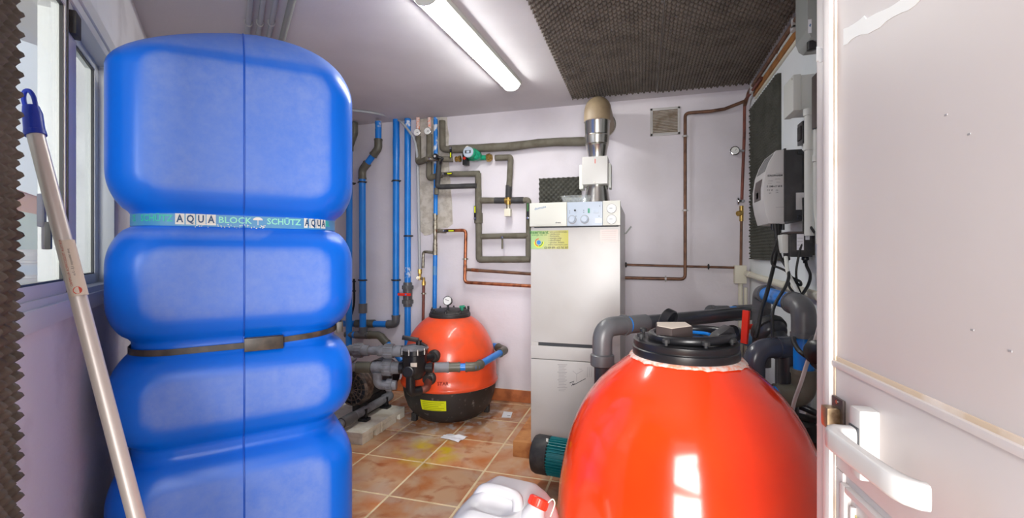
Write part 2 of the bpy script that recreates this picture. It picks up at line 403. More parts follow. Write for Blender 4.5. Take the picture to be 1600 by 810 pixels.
# skirting of terracotta pieces along the back wall
sk = struct('baseboard_back', MB().box((XL, YB-.006, 0), (XR, YB+.01, .105)), 'grout')
x = XL+.01; k = 0
while x < XR-.05:
    x2 = min(x+.42, XR-.005)
    part_ = MB().box((x, YB-.018, .002), (x2-.005, YB-.003, .107-.002*(k % 2)), .003)
    o = struct('skirting_tile', part_, 'terracotta', sk); del o['kind']
    x = x2; k += 1
# bare mortar chase in the back wall behind the riser pipes
rng = random.Random(3)
out = [(655, 184), (662, 186), (676, 184), (690, 183), (699, 184), (698, 196), (701, 212), (700, 232), (702, 262), (704, 290), (706, 318), (707, 350), (700, 357), (690, 356), (682, 359), (672, 366), (664, 368), (657, 360), (655, 330), (654, 290), (653, 250), (654, 215)]
P = [B(px+rng.uniform(-1, 1), py+rng.uniform(-1, 1), .0) for px, py in out]
o = struct('trim_1', MB().prism([p+Y1*.004 for p in P], -Y1*.010), 'plaster', label='rough strip of bare mortar behind the riser pipes')
# window trim and window
struct('trim_2', MB().box((QW0-.05, -.02, 1.115), (QW1+.05, .014, 1.166), .003, ML), 'alu_white', label='flat white sill board below the sliding window')
struct('trim_3', MB().box((QW0-.05, -.02, 2.088), (QW1+.05, .012, 2.14), .003, ML), 'alu_white', label='flat white head board above the sliding window')
fm = MB()
for q0, q1, z0, z1 in ((QW0, QW1, ZW0, ZW0+.02), (QW0, QW1, ZW1-.035, ZW1), (QW0, QW0+.035, ZW0, ZW1), (QW1-.035, QW1, ZW0, ZW1)):
    fm.box((q0, -.085, z0), (q1, .004, z1), .002, ML)
win = struct('window_1', fm, 'alu_white'); win['label'] = 'white aluminium sliding window in the left wall beside the blue tank'
def sash(q0, q1, n0, n1, s0, s1):
    m = MB(); z0, z1 = ZW0+.02, ZW1-.035
    for a, b, c, d in ((q0, q1, z0, z0+.035), (q0, q1, z1-.03, z1), (q0, q0+s0, z0, z1), (q1-s1, q1, z0, z1)):
        m.box((a, n0, c), (b, n1, d), .003, ML)
    s_ = struct('sash', m, 'alu_white', win); del s_['kind']
    g = struct('glass_pane', MB().box((q0+s0*.5, (n0+n1)/2-.002, z0+.02), (q1-s1*.5, (n0+n1)/2+.002, z1-.015), 0, ML), 'glass', s_); del g['kind']
    e = MB()
    for a, b, c, d in ((q0+s0, q1-s1, z0+.035, z0+.04), (q0+s0, q1-s1, z1-.035, z1-.03), (q0+s0, q0+s0+.005, z0+.035, z1-.03), (q1-s1-.005, q1-s1, z0+.035, z1-.03)):
        e.box((a, n1-.012, c), (b, n1-.004, d), 0, ML)
    e_ = struct('gasket', e, 'frame_grey', s_); del e_['kind']
    return s_
s1 = sash(QW0+.035, 1.925, -.035, -.004, .04, .115)
s2 = sash(1.86, QW1-.035, -.075, -.045, .11, .05)
for nm, b_, m_ in (('latch', MB().box((1.845, -.006, 1.96), (1.905, .012, 2.03), .004, ML), 'black_matte'),
                   ('meeting_strip', MB().box((1.82, -.006, ZW0+.02), (1.826, .0, ZW1-.035), 0, ML), 'frame_grey')):
    o = struct(nm, b_, m_, win); del o['kind']
hp = atL(62, 308, -.03)
qh = (hp-aL*(ALPHA-.03)).dot(bL)
o = struct('window_handle', MB().box((qh-.011, -.034, 1.37), (qh+.011, -.018, 1.46), .006, ML).box((qh-.009, -.026, 1.31), (qh+.007, -.006, 1.385), .006, ML), 'frame_grey', win); del o['kind']
# what the dusty glass shows outside: a terrace parapet, a ledge and far hills
struct('trim_4', MB().box((-1.5, -.62, 1.05), (4.5, -.125, 1.14), 0, ML), 'ext_floor', label='pale ledge outside the window')
struct('trim_5', MB().box((-6, -1.75, 0), (9, -1.6, 1.78), 0, ML), 'ext_wall', label='pale green terrace parapet outside the window')
struct('ground', MB().box((-60, -.3-60, -.2), (60, -.13, -.12), 0, ML), 'ext_floor')
hm = MB(); n_ = 60
vs = []
for i in range(n_+1):
    q = -40+100*i/n_; hgt = 4.2+1.2*noise.noise(Vector((q*.08, 3, 1)))+.4*noise.noise(Vector((q*.3, 7, 2)))
    vs += [Lw(q, -38, -.2), Lw(q, -44, hgt), Lw(q, -60, -.2)]
hm.add(vs, sum([[[3*i, 3*i+3, 3*i+4, 3*i+1], [3*i+1, 3*i+4, 3*i+5, 3*i+2]] for i in range(n_)], []))
struct('hills', hm, 'hill')
hp = atL(47, 305, -8); qh = (hp-aL*(ALPHA-8)).dot(bL)
hs = thing('house', 'small far orange house seen through the dusty window', 'house', Lw(qh, -8.5, -.15))
part('wall', MB().box((qh-1.2, -9.5, -.15), (qh+1.2, -8, hp.z), 0, ML), 'house', hs)
part('roof', MB().prism([Lw(qh-1.3, -7.9, hp.z), Lw(qh-1.3, -9.6, hp.z), Lw(qh-1.3, -8.75, hp.z+.35)], bL*2.6), 'terracotta', hs)
# bucket on the ledge
c = atL(52, 440, -.33); c.z = 1.141
bk = thing('paint_bucket', 'white plastic bucket with lid standing outside behind the window glass', 'bucket', c)
part('body', MB().lathe([(.085, 0), (.092, .05), (.096, .052), (.096, .06), (.093, .062), (.098, .115), (.103, .117), (.103, .128), (.099, .13), (.1, .16)], c, n=32), 'white_plastic', bk)
part('lid', MB().lathe([(.106, .145), (.106, .165), (.1, .175), (0, .175)], c, n=32), 'white_plastic', bk)
part('label_print', MB().lathe([(.0945, .068), (.0985, .108)], c, n=32), 'panel_blue', bk)

# ================================================================ BLUE WATER TANK
Dt = 1.44
L0 = CAM*0+RT*(-.8145*Dt)+FW*Dt                 # where the flat of the front face begins
aT, bT = aL, bL                                  # tank sides run along the window wall
hw, hd, RC = .39, .36, .115
TC = L0-aT*RC+aT*hw+bT*hd                        # tank axis on the floor
GR = (1.415, .98, .62)                           # grooves
ZT0, ZT1 = 1.915, 2.18
def inset(z):
    lob = [0.0]+sorted(GR)+[2.3]
    for a, b in zip(lob[:-1], lob[1:]):
        if a <= z <= b:
            lo, hi = a, b
            d = min(z-lo if lo > 0 else 9, hi-z if hi < 2.2 else 9); rr = .165; g = .056
            if d >= rr: o = 0
            else:
                t = 1-max(0, d-.026)/(rr-.026); o = g*(.35*t**2.2+.65*(1-math.sqrt(max(0, 1-t**2)))) if t < 1 else g
            if lo == 0 and z < .08: o = max(o, .05*(1-math.sqrt(max(0, 1-(1-z/.08)**2))))
            return o
    return 0
NF, NC = 22, 10
def section(o, sc_=1.0, R_=None):
    """closed rounded rectangle in (a, b), counter-clockwise from the left of the front face"""
    w_, d_ = (hw-o)*sc_, (hd-o)*sc_; r_ = R_ if R_ else min(RC+o*.45, w_*.98, d_*.98); P = []
    for (cx, cy, a0, x0, y0, x1, y1) in ((w_-r_, -d_+r_, -90, -w_+r_, -d_, w_-r_, -d_), (w_-r_, d_-r_, 0, w_, -d_+r_, w_, d_-r_), (-w_+r_, d_-r_, 90, w_-r_, d_, -w_+r_, d_), (-w_+r_, -d_+r_, 180, -w_, d_-r_, -w_, -d_+r_)):
        for k in range(NF): t = k/NF; P.append((x0+(x1-x0)*t, y0+(y1-y0)*t))
        for k in range(NC): th = math.radians(a0+90*k/NC); P.append((cx+r_*math.cos(th), cy+r_*math.sin(th)))
    return P
def tw(x, y, z): return TC+aT*x+bT*y+Vector((0, 0, z))
tank = thing('water_tank', 'tall blue plastic water tank with four bulging lobes beside the window', 'water tank', TC)
zs = [i/150*ZT0 for i in range(151)]
rows = [(z, section(inset(z))) for z in zs]
for k in range(1, 19):
    th = k/18*PI/2; s_ = max(.02, math.cos(th))**.8; z = ZT0+(ZT1-ZT0)*(1-s_**2.0)**.5
    rows.append((z, section(0, s_, min(RC+.10*math.sin(th), hd*s_*.97))))
mb = MB(); n = len(rows[0][1]); mattes = []
mids = [(GR[i]+GR[i+1])/2 for i in range(2)]
def sm(t): t = min(1, max(0, t)); return t*t*(3-2*t)
lobes = [(1.415, 2.07), (.98, 1.415), (.62, .98), (.0, .62)]
for z, S in rows:
    for (x_, y_) in S:
        mb.v.append(tw(x_, y_, z+(.075*(x_/hw)*(z-ZT0)/(ZT1-ZT0) if z > ZT0 else 0))); v = 0
        for lo, hi in lobes:
            if lo < z < hi:
                ez = min(z-lo, hi-z); m_ = .115
                for (u_, h_, on) in ((x_, hw, abs(y_) > hd*.75), (y_, hd, abs(x_) > hw*.8)):
                    if on:
                        e = h_-RC*.92-abs(u_); q = .05
                        rx, ry = max(0, q+.02-e), max(0, m_+q-ez)
                        dd = (q+.02)-math.hypot(rx, ry) if (rx > 0 and ry > 0) else min(e, ez-m_+.02)
                        v = max(v, sm((dd+.012)/.034))
        if z > 1.97: v = max(v, .9*sm((z-1.985)/.03))
        for g in GR[:1]:                         # dust lying on the shoulders just under the grooves
            if g-.075 < z < g-.02: v = max(v, .75*sm(1-abs(z-g+.047)/.03)*(1 if noise.noise(Vector((x_*6, y_*6, z*4))) > -.1 else .2))
        mattes.append(v)
for i in range(len(rows)-1):
    for j in range(n): mb.f.append([i*n+j, i*n+(j+1) % n, (i+1)*n+(j+1) % n, (i+1)*n+j])
mb.f.append(list(range(n))[::-1]); mb.f.append([(len(rows)-1)*n+j for j in range(n)])
body = part('tank_body', mb, 'tank', tank, sharp=75)
at = body.data.attributes.new('matte', 'FLOAT', 'POINT'); at.data.foreach_set('value', mattes)
pts = [tw(0, -hd+inset(z)-.0005, z) for z in [i*.02 for i in range(1, 96)]]+[tw(0, S[NF//2][1]-.0005, z+.0005) for z, S in rows[151:163]]
part('mould_seam', MB().tube(pts, .0032, 6), mat('tank_seam_blue', (20, 92, 206), .4), tank)
def perim(s, o, out=0):
    """point on the front half of the section with inset o; s=0 is the middle of the front face"""
    w_, d_ = hw-o, hd-o; r_ = RC+o*.45; fl = w_-r_; sg = 1 if s >= 0 else -1; a = abs(s)
    if a <= fl: return tw(s, -d_-out, 0), -bT
    arc = r_*PI/2
    if a <= fl+arc:
        th = (a-fl)/r_; nn = aT*(sg*math.sin(th))-bT*math.cos(th)
        return tw(sg*fl, -d_+r_, 0)+nn*(r_+out), nn
    return tw(sg*(w_+out), -d_+r_+(a-fl-arc), 0), aT*sg
def strip(o, zf, hgt, s0, s1, out, th, n=60):
    m = MB(); vs = []
    for i in range(n+1):
        s = s0+(s1-s0)*i/n; p, nn = perim(s, o, out); z = zf(s)
        vs += [p+Z1*(z-hgt/2), p+Z1*(z+hgt/2), p+nn*th+Z1*(z+hgt/2), p+nn*th+Z1*(z-hgt/2)]
    fs = []
    for i in range(n):
        for k in range(4): fs.append([4*i+k, 4*i+(k+1) % 4, 4*i+4+(k+1) % 4, 4*i+4+k])
    return m.add(vs, fs)
OG = .056
gz = lambda s: GR[0]+.001
band = part('printed_band', strip(OG, gz, .046, -.72, .72, .001, .0015), 'band', tank, 'blue band with green and navy lettering')
def s_of(px):
    d = ray(px, 345); t = (bT.dot(TC)-hd+OG)/bT.dot(d); p = d*t; return (p-TC).dot(aT)
def bent(s0, z0, o=OG, out=.0028):
    def f(x, y, z):
        p, nn = perim(s0+x, o, out); return p+nn*z+Z1*(z0+y)
    return f
zb = GR[0]+.002
def word(s, x0, x1, m, size=.031, bold=.02):
    a, b = s_of(x0), s_of(x1); tm = text_mb(s, size, (0, 0, 0), X1, Y1, bold=bold)
    wd = max(v.x for v in tm.v)-min(v.x for v in tm.v)
    f = bent((a+b)/2, zb); k = (b-a)/wd
    part('lettering', text_mb(s, size, (0, 0, 0), X1, Y1, bold=bold, sx=k, bend=f), m, band)
word('SCHÜTZ', 211, 270, 'letter_green'); word('BLOCK', 341, 393, 'letter_pale'); word('SCHÜTZ', 417, 470, 'letter_pale')
word('CK', 184, 196, 'letter_green')
def aqua(xs, wpx):
    for ch, px in zip('AQUA', xs):
        a, b = s_of(px-wpx/2), s_of(px+wpx/2)
        t_ = MB(); p0, nn = perim(a, OG, .0026); p1, _ = perim(b, OG, .0026)
        t_.add([p0+Z1*(zb-.019), p1+Z1*(zb-.019), p1+Z1*(zb+.019), p0+Z1*(zb+.019)], [[0, 1, 2, 3]])
        q_ = part('letter_tile', t_, 'white_print', band)
        part('letter', text_mb(ch, .036, (0, 0, 0), X1, Y1, bold=.025, sx=min(1.1, (b-a)/.036), bend=bent((a+b)/2, zb, out=.0034)), 'letter_navy', band)
aqua((281, 297.5, 314, 330), 14.5); aqua((479.5, 489.5, 499.5, 508), 9.2)
a, b = s_of(512), s_of(524)
part('lettering', text_mb('BL', .031, (0, 0, 0), X1, Y1, bold=.02, sx=.8, bend=bent((a+b)/2, zb)), 'letter_green', band)
# little umbrella-and-drops emblem
ex, ez = s_of(403), zb
em = MB(); f = bent(ex, ez, out=.003)
arc = [f(.016*math.cos(t), .004+.011*math.sin(t), 0) for t in [PI*k/10 for k in range(11)]]
em.add(arc, [list(range(11))]); em.add([f(-.0012, -.014, 0), f(.0012, -.014, 0), f(.0012, .006, 0), f(-.0012, .006, 0)], [[0, 1, 2, 3]])
part('emblem', em, 'white_print', band)
rng = random.Random(5); dr = MB()
for k in range(46):
    s0 = ex+rng.uniform(-.19, .025); f = bent(s0, ez-.021+rng.uniform(-.006, .006), out=.003); r_ = rng.uniform(.0012, .0024)
    dr.add([f(r_*math.cos(t), r_*math.sin(t), 0) for t in [2*PI*i/6 for i in range(6)]], [list(range(6))])
part('drop_print', dr, 'white_print', band, kind='stuff')
# black strap round the second groove with two buckles
sz = lambda s: GR[1]-.013+.02*max(0, s/.3)+.0*s
st = part('strap', strip(OG-.004, sz, .021, -.72, .72, .002, .002), 'strap', tank, 'dark brown ratchet strap')
def buckle(s, wd, hg):
    m = MB(); K = 8
    p, nn = perim(s, OG-.004, .003); tg = Z1.cross(nn); z = sz(s)
    mt = Matrix(((tg.x, nn.x, 0, p.x), (tg.y, nn.y, 0, p.y), (0, 0, 1, z), (0, 0, 0, 1)))
    m.box((-wd/2, 0, -hg/2), (wd/2, .004, hg/2), .001, mt).box((-wd/2, .016, -hg/2), (wd/2, .026, hg/2), .003, mt)
    for x_ in (-wd/2, wd/2-.006): m.box((x_, 0, -hg/2), (x_+.006, .024, hg/2), .001, mt)
    part('buckle', m, 'strap', tank)
buckle(s_of(412), .125, .047); buckle(s_of(519)+.09, .08, .045)

# ================================================================ FOAM PANELS
def foam(name, label, o, e1, e2, nrm, L1, L2, m, pitch=.042, base=.022, amp=.0145, sub=6):
    """egg-crate foam sheet: corner o, axes e1/e2 (unit), nrm points into the room"""
    o, e1, e2, nrm = Vector(o), Vector(e1), Vector(e2), Vector(nrm)
    n1, n2 = int(round(L1/pitch*sub)), int(round(L2/pitch*sub)); vs = []; fs = []
    for i in range(n1+1):
        for j in range(n2+1):
            x, y = L1*i/n1, L2*j/n2
            hgt = math.cos(2*PI*x/pitch)*math.cos(2*PI*y/pitch)
            hgt = (abs(hgt)**.8)*(1 if hgt > 0 else -1)
            vs.append(o+e1*x+e2*y+nrm*(base+amp*hgt+.0015*noise.noise(Vector((x*9, y*9, 2)))))
    q = lambda i, j: i*(n2+1)+j
    for i in range(n1):
        for j in range(n2): fs.append([q(i, j), q(i+1, j), q(i+1, j+1), q(i, j+1)])
    ring = [q(i, 0) for i in range(n1)]+[q(n1, j) for j in range(n2)]+[q(i, n2) for i in range(n1, 0, -1)]+[q(0, j) for j in range(n2, 0, -1)]
    k = len(vs); back = []
    for r_ in ring:
        i, j = divmod(r_, n2+1); vs.append(o+e1*(L1*i/n1)+e2*(L2*j/n2)+nrm*.0005)
    for a in range(len(ring)):
        b = (a+1) % len(ring); fs.append([ring[a], ring[b], k+b, k+a])
    fs.append([k+a for a in range(len(ring))])
    return solid(name, MB().add(vs, fs), m, label, 'foam panel', 'egg-crate foam panels', base=o, sharp=180)
zc = ZC-.03
A = atZ(893, 153, zc); Bq = atZ(1170, 133, zc); S = atZ(1026, 144, zc)
xa, xs_, xb = A.x, S.x, Bq.x; yf = (A.y+Bq.y)/2
foam('foam_panel', 'grey egg-crate foam panel on the ceiling, the left one next to the tube lamp', (xa, yf, ZC), X1, -Y1, -Z1, xs_-xa-.002, 1.9, 'foam')
foam('foam_panel', 'grey egg-crate foam panel on the ceiling, the right one next to the right wall', (xs_+.005, yf+.025, ZC), X1, -Y1, -Z1, xb-xs_-.005, 1.9, 'foam')
foam('foam_panel', 'big taupe egg-crate foam panel on the window wall at the left edge of the photo', Lw(.3, 0, .12), bL, Z1, aL, 1.05, 2.3, 'foam', base=.024, amp=.012)
p0, p1 = R(1171, 165, .03), R(1212, 110, .03); zb_ = R(1205, 407, .03).z
foam('foam_panel', 'dark egg-crate foam panel on the right wall behind the white controller', (XR, p0.y, zb_), -Y1, Z1, -X1, p0.y-p1.y, 2.36-zb_, 'foam_dark')
p0, p1 = B(842, 279, .03), B(908, 313, .03)
foam('foam_panel', 'small dark foam offcut on the back wall behind the boiler flue', (p0.x, YB, p1.z-.1), X1, Z1, -Y1, p1.x-p0.x, p0.z-p1.z+.1, 'foam_dark')

# ================================================================ TUBE LAMP AND CEILING CONDUITS
E1 = atZ(800, 139, ZC-.05); E0 = atZ(664, 0, ZC-.05)
dl = (E1-E0); dl.z = 0; Ln = dl.length; dl.normalize(); sd = Vector((dl.y, -dl.x, 0))
lt = thing('tube_lamp', 'lit white fluorescent batten lamp on the ceiling beside the foam panels', 'lamp', Vector((E1.x, E1.y, ZC))-dl*Ln/2)
mt = Matrix(((dl.x, sd.x, 0, E1.x), (dl.y, sd.y, 0, E1.y), (0, 0, 1, ZC), (0, 0, 0, 1)))
part('housing', MB().box((-Ln, -.075, -.03), (0, .075, -.0005), .004, mt), 'lamp_body', lt)
prof = [(-.058, -.03)]+[(-.058*math.cos(t), -.03-.036*math.sin(t)) for t in [PI*k/12 for k in range(1, 12)]]+[(.058, -.03)]
part('diffuser', MB().prism([mt @ Vector((-Ln+.02, y, z)) for y, z in prof], dl*(Ln-.026)), 'lamp', lt, 'glowing white diffuser')
big = [(y*1.06, -.03+(z+.03)*1.08) for y, z in prof]
for x_ in (-Ln+.008, -.010):
    part('end_cap', MB().prism([mt @ Vector((x_, y, z)) for y, z in big], dl*.009), 'lamp_body', lt)
for k, (px, r_) in enumerate(((390, .013), (409, .013), (428, .013), (452, .017))):
    p = atZ(px, 20, ZC-.03); p.z = ZC-r_-.006
    c = thing('conduit_pipe', ['grey conduit under the ceiling above the blue tank, leftmost of four', 'grey conduit under the ceiling above the blue tank, second of four from the left', 'grey conduit under the ceiling above the blue tank, third of four from the left', 'thicker grey conduit under the ceiling above the blue tank, rightmost of four'][k], 'conduit', p, 'ceiling conduits')
    qq = (p-aL*ALPHA).dot(bL); far = (QE-.15-qq)
    part('tube', MB().tube([p-bL*1.3, p+bL*min(far, 1.9)], r_, 12), 'grey_dev' if k == 3 else 'conduit', c)
    if k < 3:
        qd = atZ(px, 40, ZC-.03)-atZ(px, 20, ZC-.03); t_ = qd.dot(bL)
        cpt = p+bL*t_
        pr = [cpt+aL*((r_+.003)*math.cos(t))+Z1*((r_+.003)*math.sin(t)) for t in [PI+PI*i/10 for i in range(11)]]
        part('clip', MB().tube([pr[0]+Z1*.015]+pr+[pr[-1]+Z1*.015], .0035, 6), 'white_plastic', c, 'white plastic clip')

# ================================================================ TELESCOPIC POLE
t0, t1 = D(43, 147, 1.0), D(215, 810, .96); ax = (t1-t0).normalized(); foot = t0+ax*((t0.z-.012)/-ax.z)
pole = thing('cleaning_pole', 'silver aluminium pole with a blue grip leaning on the window', 'pole', foot)
g1 = t0-(t0-D(56, 212, .997)).normalized()*((t0-D(56, 212, .997)).length)
part('shaft', MB().tube([g1-ax*.03, foot], .0150, 20), 'alu', pole)
sidev = ax.cross(FW).normalized()
part('grip', MB().tube([t0+ax*.03, t0+ax*.045, g1-ax*.012, g1-ax*.010, g1], [.014, .0165, .0175, .0185, .0185], 20), 'grip', pole, 'blue plastic grip')
loop = [t0+ax*.035+sidev*.0105, t0+ax*.012+sidev*.0115, t0-ax*.004+sidev*.007, t0-ax*.008, t0-ax*.004-sidev*.007, t0+ax*.012-sidev*.0115, t0+ax*.035-sidev*.0105]
part('hanging_loop', MB().tube(smooth_path(loop, 5), .0045, 10), 'grip', pole)
sa, sb = D(112, 372, .975), D(125, 437, .972)
ta = (sa-t0).dot(ax); tb = ta+.125
A_ = t0+ax*ta; up = (CAM-A_); up = (up-ax*up.dot(ax)).normalized(); lt_ = ax.cross(up)
def wrap(tt, th, r_): return t0+ax*tt+(up*math.cos(th)+lt_*math.sin(th))*r_
mb = MB(); vs = []; K = 12
for i in range(K+1):
    th = -1.25+2.5*i/K; vs += [wrap(ta, th, .0154), wrap(tb, th, .0154)]
mb.add(vs, [[2*i, 2*i+1, 2*i+3, 2*i+2] for i in range(K)]); stk = part('sticker', mb, 'sticker_grey', pole, 'small printed sticker with red text')
rng = random.Random(2)
def pole_text(s, th0, tc, size, m):
    part('print', text_mb(s, size, (0, 0, 0), X1, Y1, bend=lambda x, y, z: wrap(tc+x, th0+y/.0157, .0157)), m, stk)
sg = 1 if lt_.dot(RT) > 0 else -1
pole_text('PERTIGA TELESCOPICA ALUMINIO', -sg*.55*1, (ta+tb)/2-.012, .0068, 'ink_red')
pole_text('pole telescopic 1,5 - 3 m', sg*.0, (ta+tb)/2-.012, .0060, 'ink')
mb = MB(); vs = [wrap(tb-.012+.008*math.cos(t), .1+.5*math.sin(t), .0158) for t in [2*PI*k/12 for k in range(12)]]
mb.add(vs, [list(range(12))]); part('print', mb, 'ink_red', stk)

# ================================================================ BOILER
YF = 2.785
bl, br = atY(829.5, 400, YF).x, atY(969, 400, YF).x
ztop = atY(900, 316, YF).z; zbot = .10; yb = 3.62
boiler = thing('boiler', 'tall white floor-standing boiler with a dial panel in front of the back wall', 'boiler', ((bl+br)/2, (YF+yb)/2, zbot))
zseam = atY(900, 565, YF).z; zp = atY(900, 354.5, YF).z
part('casing', MB().box((bl+.004, YF+.022, zbot), (br-.002, yb, ztop-.012), .006), 'white_metal', boiler)
part('lower_panel', MB().box((bl, YF, zbot+.001), (br, YF+.021, zseam-.002), .004), 'white_metal', boiler)
zs0, zs1 = atY(880, 542.5, YF).z, atY(880, 537, YF).z; xs0, xs1 = atY(841, 540, YF).x, br-.05
um = MB().box((bl, YF, zseam+.003), (br, YF+.021, zs0), .002).box((bl, YF, zs1), (br, YF+.021, zp-.004), .002).box((bl, YF, zs0), (xs0, YF+.021, zs1)).box((xs1, YF, zs0), (br, YF+.021, zs1))
part('front_panel', um, 'white_metal', boiler)
part('finger_slot', MB().box((xs0-.002, YF+.012, zs0-.002), (xs1+.002, YF+.0215, zs1+.002)), 'ink', boiler)
part('shadow_gap', MB().box((bl+.02, YF+.006, zp-.006), (br-.01, YF+.0205, zp+.006)), 'ink', boiler, 'dark gap under the control panel')
x1, x2 = atY(886, 330, YF-.02).x, atY(941.5, 330, YF-.02).x
cp = part('control_panel', MB().box((bl-.004, YF-.022, zp+.004), (x1-.001, YF+.05, ztop), .006), 'panel_cream', boiler)
part('flap', MB().box((bl+.028, YF-.0245, zp+.014), (x1-.004, YF-.021, ztop-.01), .002), 'panel_cream', cp)
p_ = atY(844, 325, YF-.025); part('script_print', text_mb('domusa', .022, (p_.x, YF-.0247, p_.z), Vector((.97, 0, .2)), Vector((-.2, 0, .97)), sx=1.1), 'ink_blue', cp)
p_ = atY(872, 348, YF-.025); part('script_print', text_mb('sirena', .014, (p_.x, YF-.0247, p_.z), X1, Z1, bold=.02), 'ink', cp)
mid = part('dial_panel', MB().box((x1, YF-.02, zp+.004), (x2, YF+.05, ztop-.002), .004), 'panel_blue', boiler)
gp = part('gauge_panel', MB().box((x2+.001, YF-.022, zp+.004), (br+.002, YF+.05, ztop), .004), 'panel_cream', boiler)
for px, py in ((894, 343.5), (913.5, 343)):
    p_ = atY(px, py, YF-.021)
    k_ = part('knob', MB().lathe([(.0235, 0), (.0225, .006), (.0175, .008), (.016, .018), (0, .018)], (p_.x, YF-.02, p_.z), -Y1, 28), 'panel_blue', mid)
    part('scale_ring', MB().lathe([(.0235, 0), (.0265, 0), (.0265, .0008), (.0235, .0008)], (p_.x, YF-.0201, p_.z), -Y1, 28, True), 'ink_grey', k_)
p_ = atY(898.5, 329, YF-.021); part('button', MB().disc((p_.x, YF-.02, p_.z), -Y1, .006, .006, 14), 'ink', mid)
p_ = atY(920, 329.5, YF-.021); part('indicator', MB().box((p_.x-.006, YF-.022, p_.z-.014), (p_.x+.006, YF-.019, p_.z+.014)), 'green_pump', mid)
for px, py in ((890, 330), (890, 333), (912, 329), (912, 332), (937, 322), (900, 338), (936, 338)):
    p_ = atY(px, py, YF-.021); part('indicator_dot', MB().disc((p_.x, YF-.02, p_.z), -Y1, .0025, .001, 8), 'ink', mid)
p_ = atY(931.5, 331, YF-.021); part('rocker_switch', MB().box((p_.x-.016, YF-.024, p_.z-.008), (p_.x+.016, YF-.019, p_.z+.008), .002), 'panel_blue', mid)
p_ = atY(935, 345, YF-.021); part('blank_label', MB().box((p_.x-.02, YF-.0206, p_.z-.014), (p_.x+.02, YF-.0195, p_.z+.014)), 'paper', mid)
for py in (326, 343):
    p_ = atY(955.5, py, YF-.023)
    g_ = part('gauge', MB().lathe([(.0275, 0), (.0275, .005), (.0245, .006), (.0245, .003), (0, .003)], (p_.x, YF-.022, p_.z), -Y1, 28), 'gauge_face', gp)
    part('bezel', MB().lathe([(.0275, 0), (.029, 0), (.0285, .006), (.0265, .0068)], (p_.x, YF-.022, p_.z), -Y1, 28, True), 'ink_grey', g_)
    part('needle', MB().box((p_.x-.012, YF-.0262, p_.z-.0012+.002), (p_.x+.006, YF-.0252, p_.z+.0012+.002)), 'ink', g_)
# service sticker
a0, a1 = atY(829.5, 389.5, YF-.002), atY(888, 360, YF-.002)
SX, SW, SZ, SH = a0.x, a1.x-a0.x, a0.z, a1.z-a0.z
sm_ = bpy.data.materials.new('green_yellow_sticker'); sm_.use_nodes = True
nt = sm_.node_tree; tc = nt.nodes.new('ShaderNodeTexCoord'); sp = nt.nodes.new('ShaderNodeSeparateXYZ'); rp = nt.nodes.new('ShaderNodeValToRGB')
nt.links.new(tc.outputs['Generated'], sp.inputs[0]); nt.links.new(sp.outputs[0], rp.inputs[0]); nt.links.new(rp.outputs[0], nt.nodes['Principled BSDF'].inputs['Base Color'])
rp.color_ramp.elements[0].color = (*lin((150, 190, 128)), 1); rp.color_ramp.elements[1].color = (*lin((184, 180, 84)), 1); rp.color_ramp.elements[1].position = .95
e_ = rp.color_ramp.elements.new(.6); e_.color = (*lin((196, 194, 130)), 1)
stk = part('service_sticker', MB().box((SX, YF-.0012, SZ), (SX+SW, YF, SZ+SH)), sm_, boiler, 'green and yellow service sticker')
def stxt(s, u, v, size, m='ink', al='LEFT', bold=0, sx=1): part('print', text_mb(s, size, (SX+u*SW, YF-.0014, SZ+v*SH), X1, Z1, align=al, bold=bold, sx=sx), m, stk)
stxt('insermant', .22, .91, .030, 'ink_green', 'CENTER', .025); stxt('energia del sol', .23, .77, .017, 'ink_green', 'CENTER')
for k, s_ in enumerate(('aire acondicionado', 'calefaccion', 'fontaneria', 'energia solar', 'electricidad', 'gasoleo, butano')):
    stxt('• '+s_, .48, .92-.113*k, .0165, 'ink', sx=.86)
stxt('www.insermant.com', .46, .235, .015, 'ink'); stxt('620 009 899 - 633 763 307', .36, .07, .0185, 'ink', bold=.015, sx=.74)
cx_, cz_ = SX+.215*SW, SZ+.36*SH
def ringseg(r0, r1, a0_, a1_, m, dy):
    n_ = 20; vs = []
    for i in range(n_+1):
        t = math.radians(a0_+(a1_-a0_)*i/n_); vs += [(cx_+r0*math.cos(t), YF-dy, cz_+r0*math.sin(t)), (cx_+r1*math.cos(t), YF-dy, cz_+r1*math.sin(t))]
    part('emblem', MB().add(vs, [[2*i, 2*i+1, 2*i+3, 2*i+2] for i in range(n_)]), m, stk)
ringseg(.020, .0255, 90, 260, 'ink_red', .0015); ringseg(.026, .032, 170, 370, 'yellow', .0015); ringseg(.020, .0255, 270, 370, 'ink_green', .0015)
part('emblem', MB().disc((cx_, YF-.0014, cz_), -Y1, .0135, .0004, 20), mat('sticker_blue', (40, 120, 200), .5), stk)
# faded label, top right
a0, a1 = atY(938, 378, YF-.002), atY(966, 358.5, YF-.002)
fl = part('faded_label', MB().box((a0.x, YF-.0008, a0.z), (a1.x, YF, a1.z)), mat('faded_pink_label', (226, 214, 208), .6), boiler)
for k in range(5):
    zz = a1.z-(a1.z-a0.z)*(.15+.17*k); part('print_line', MB().box((a0.x+.008, YF-.001, zz-.0012), (a1.x-.012, YF-.0008, zz+.0012)), mat('faded_print', (205, 192, 188), .7) if k == 0 else bpy.data.materials['faded_print'], fl)
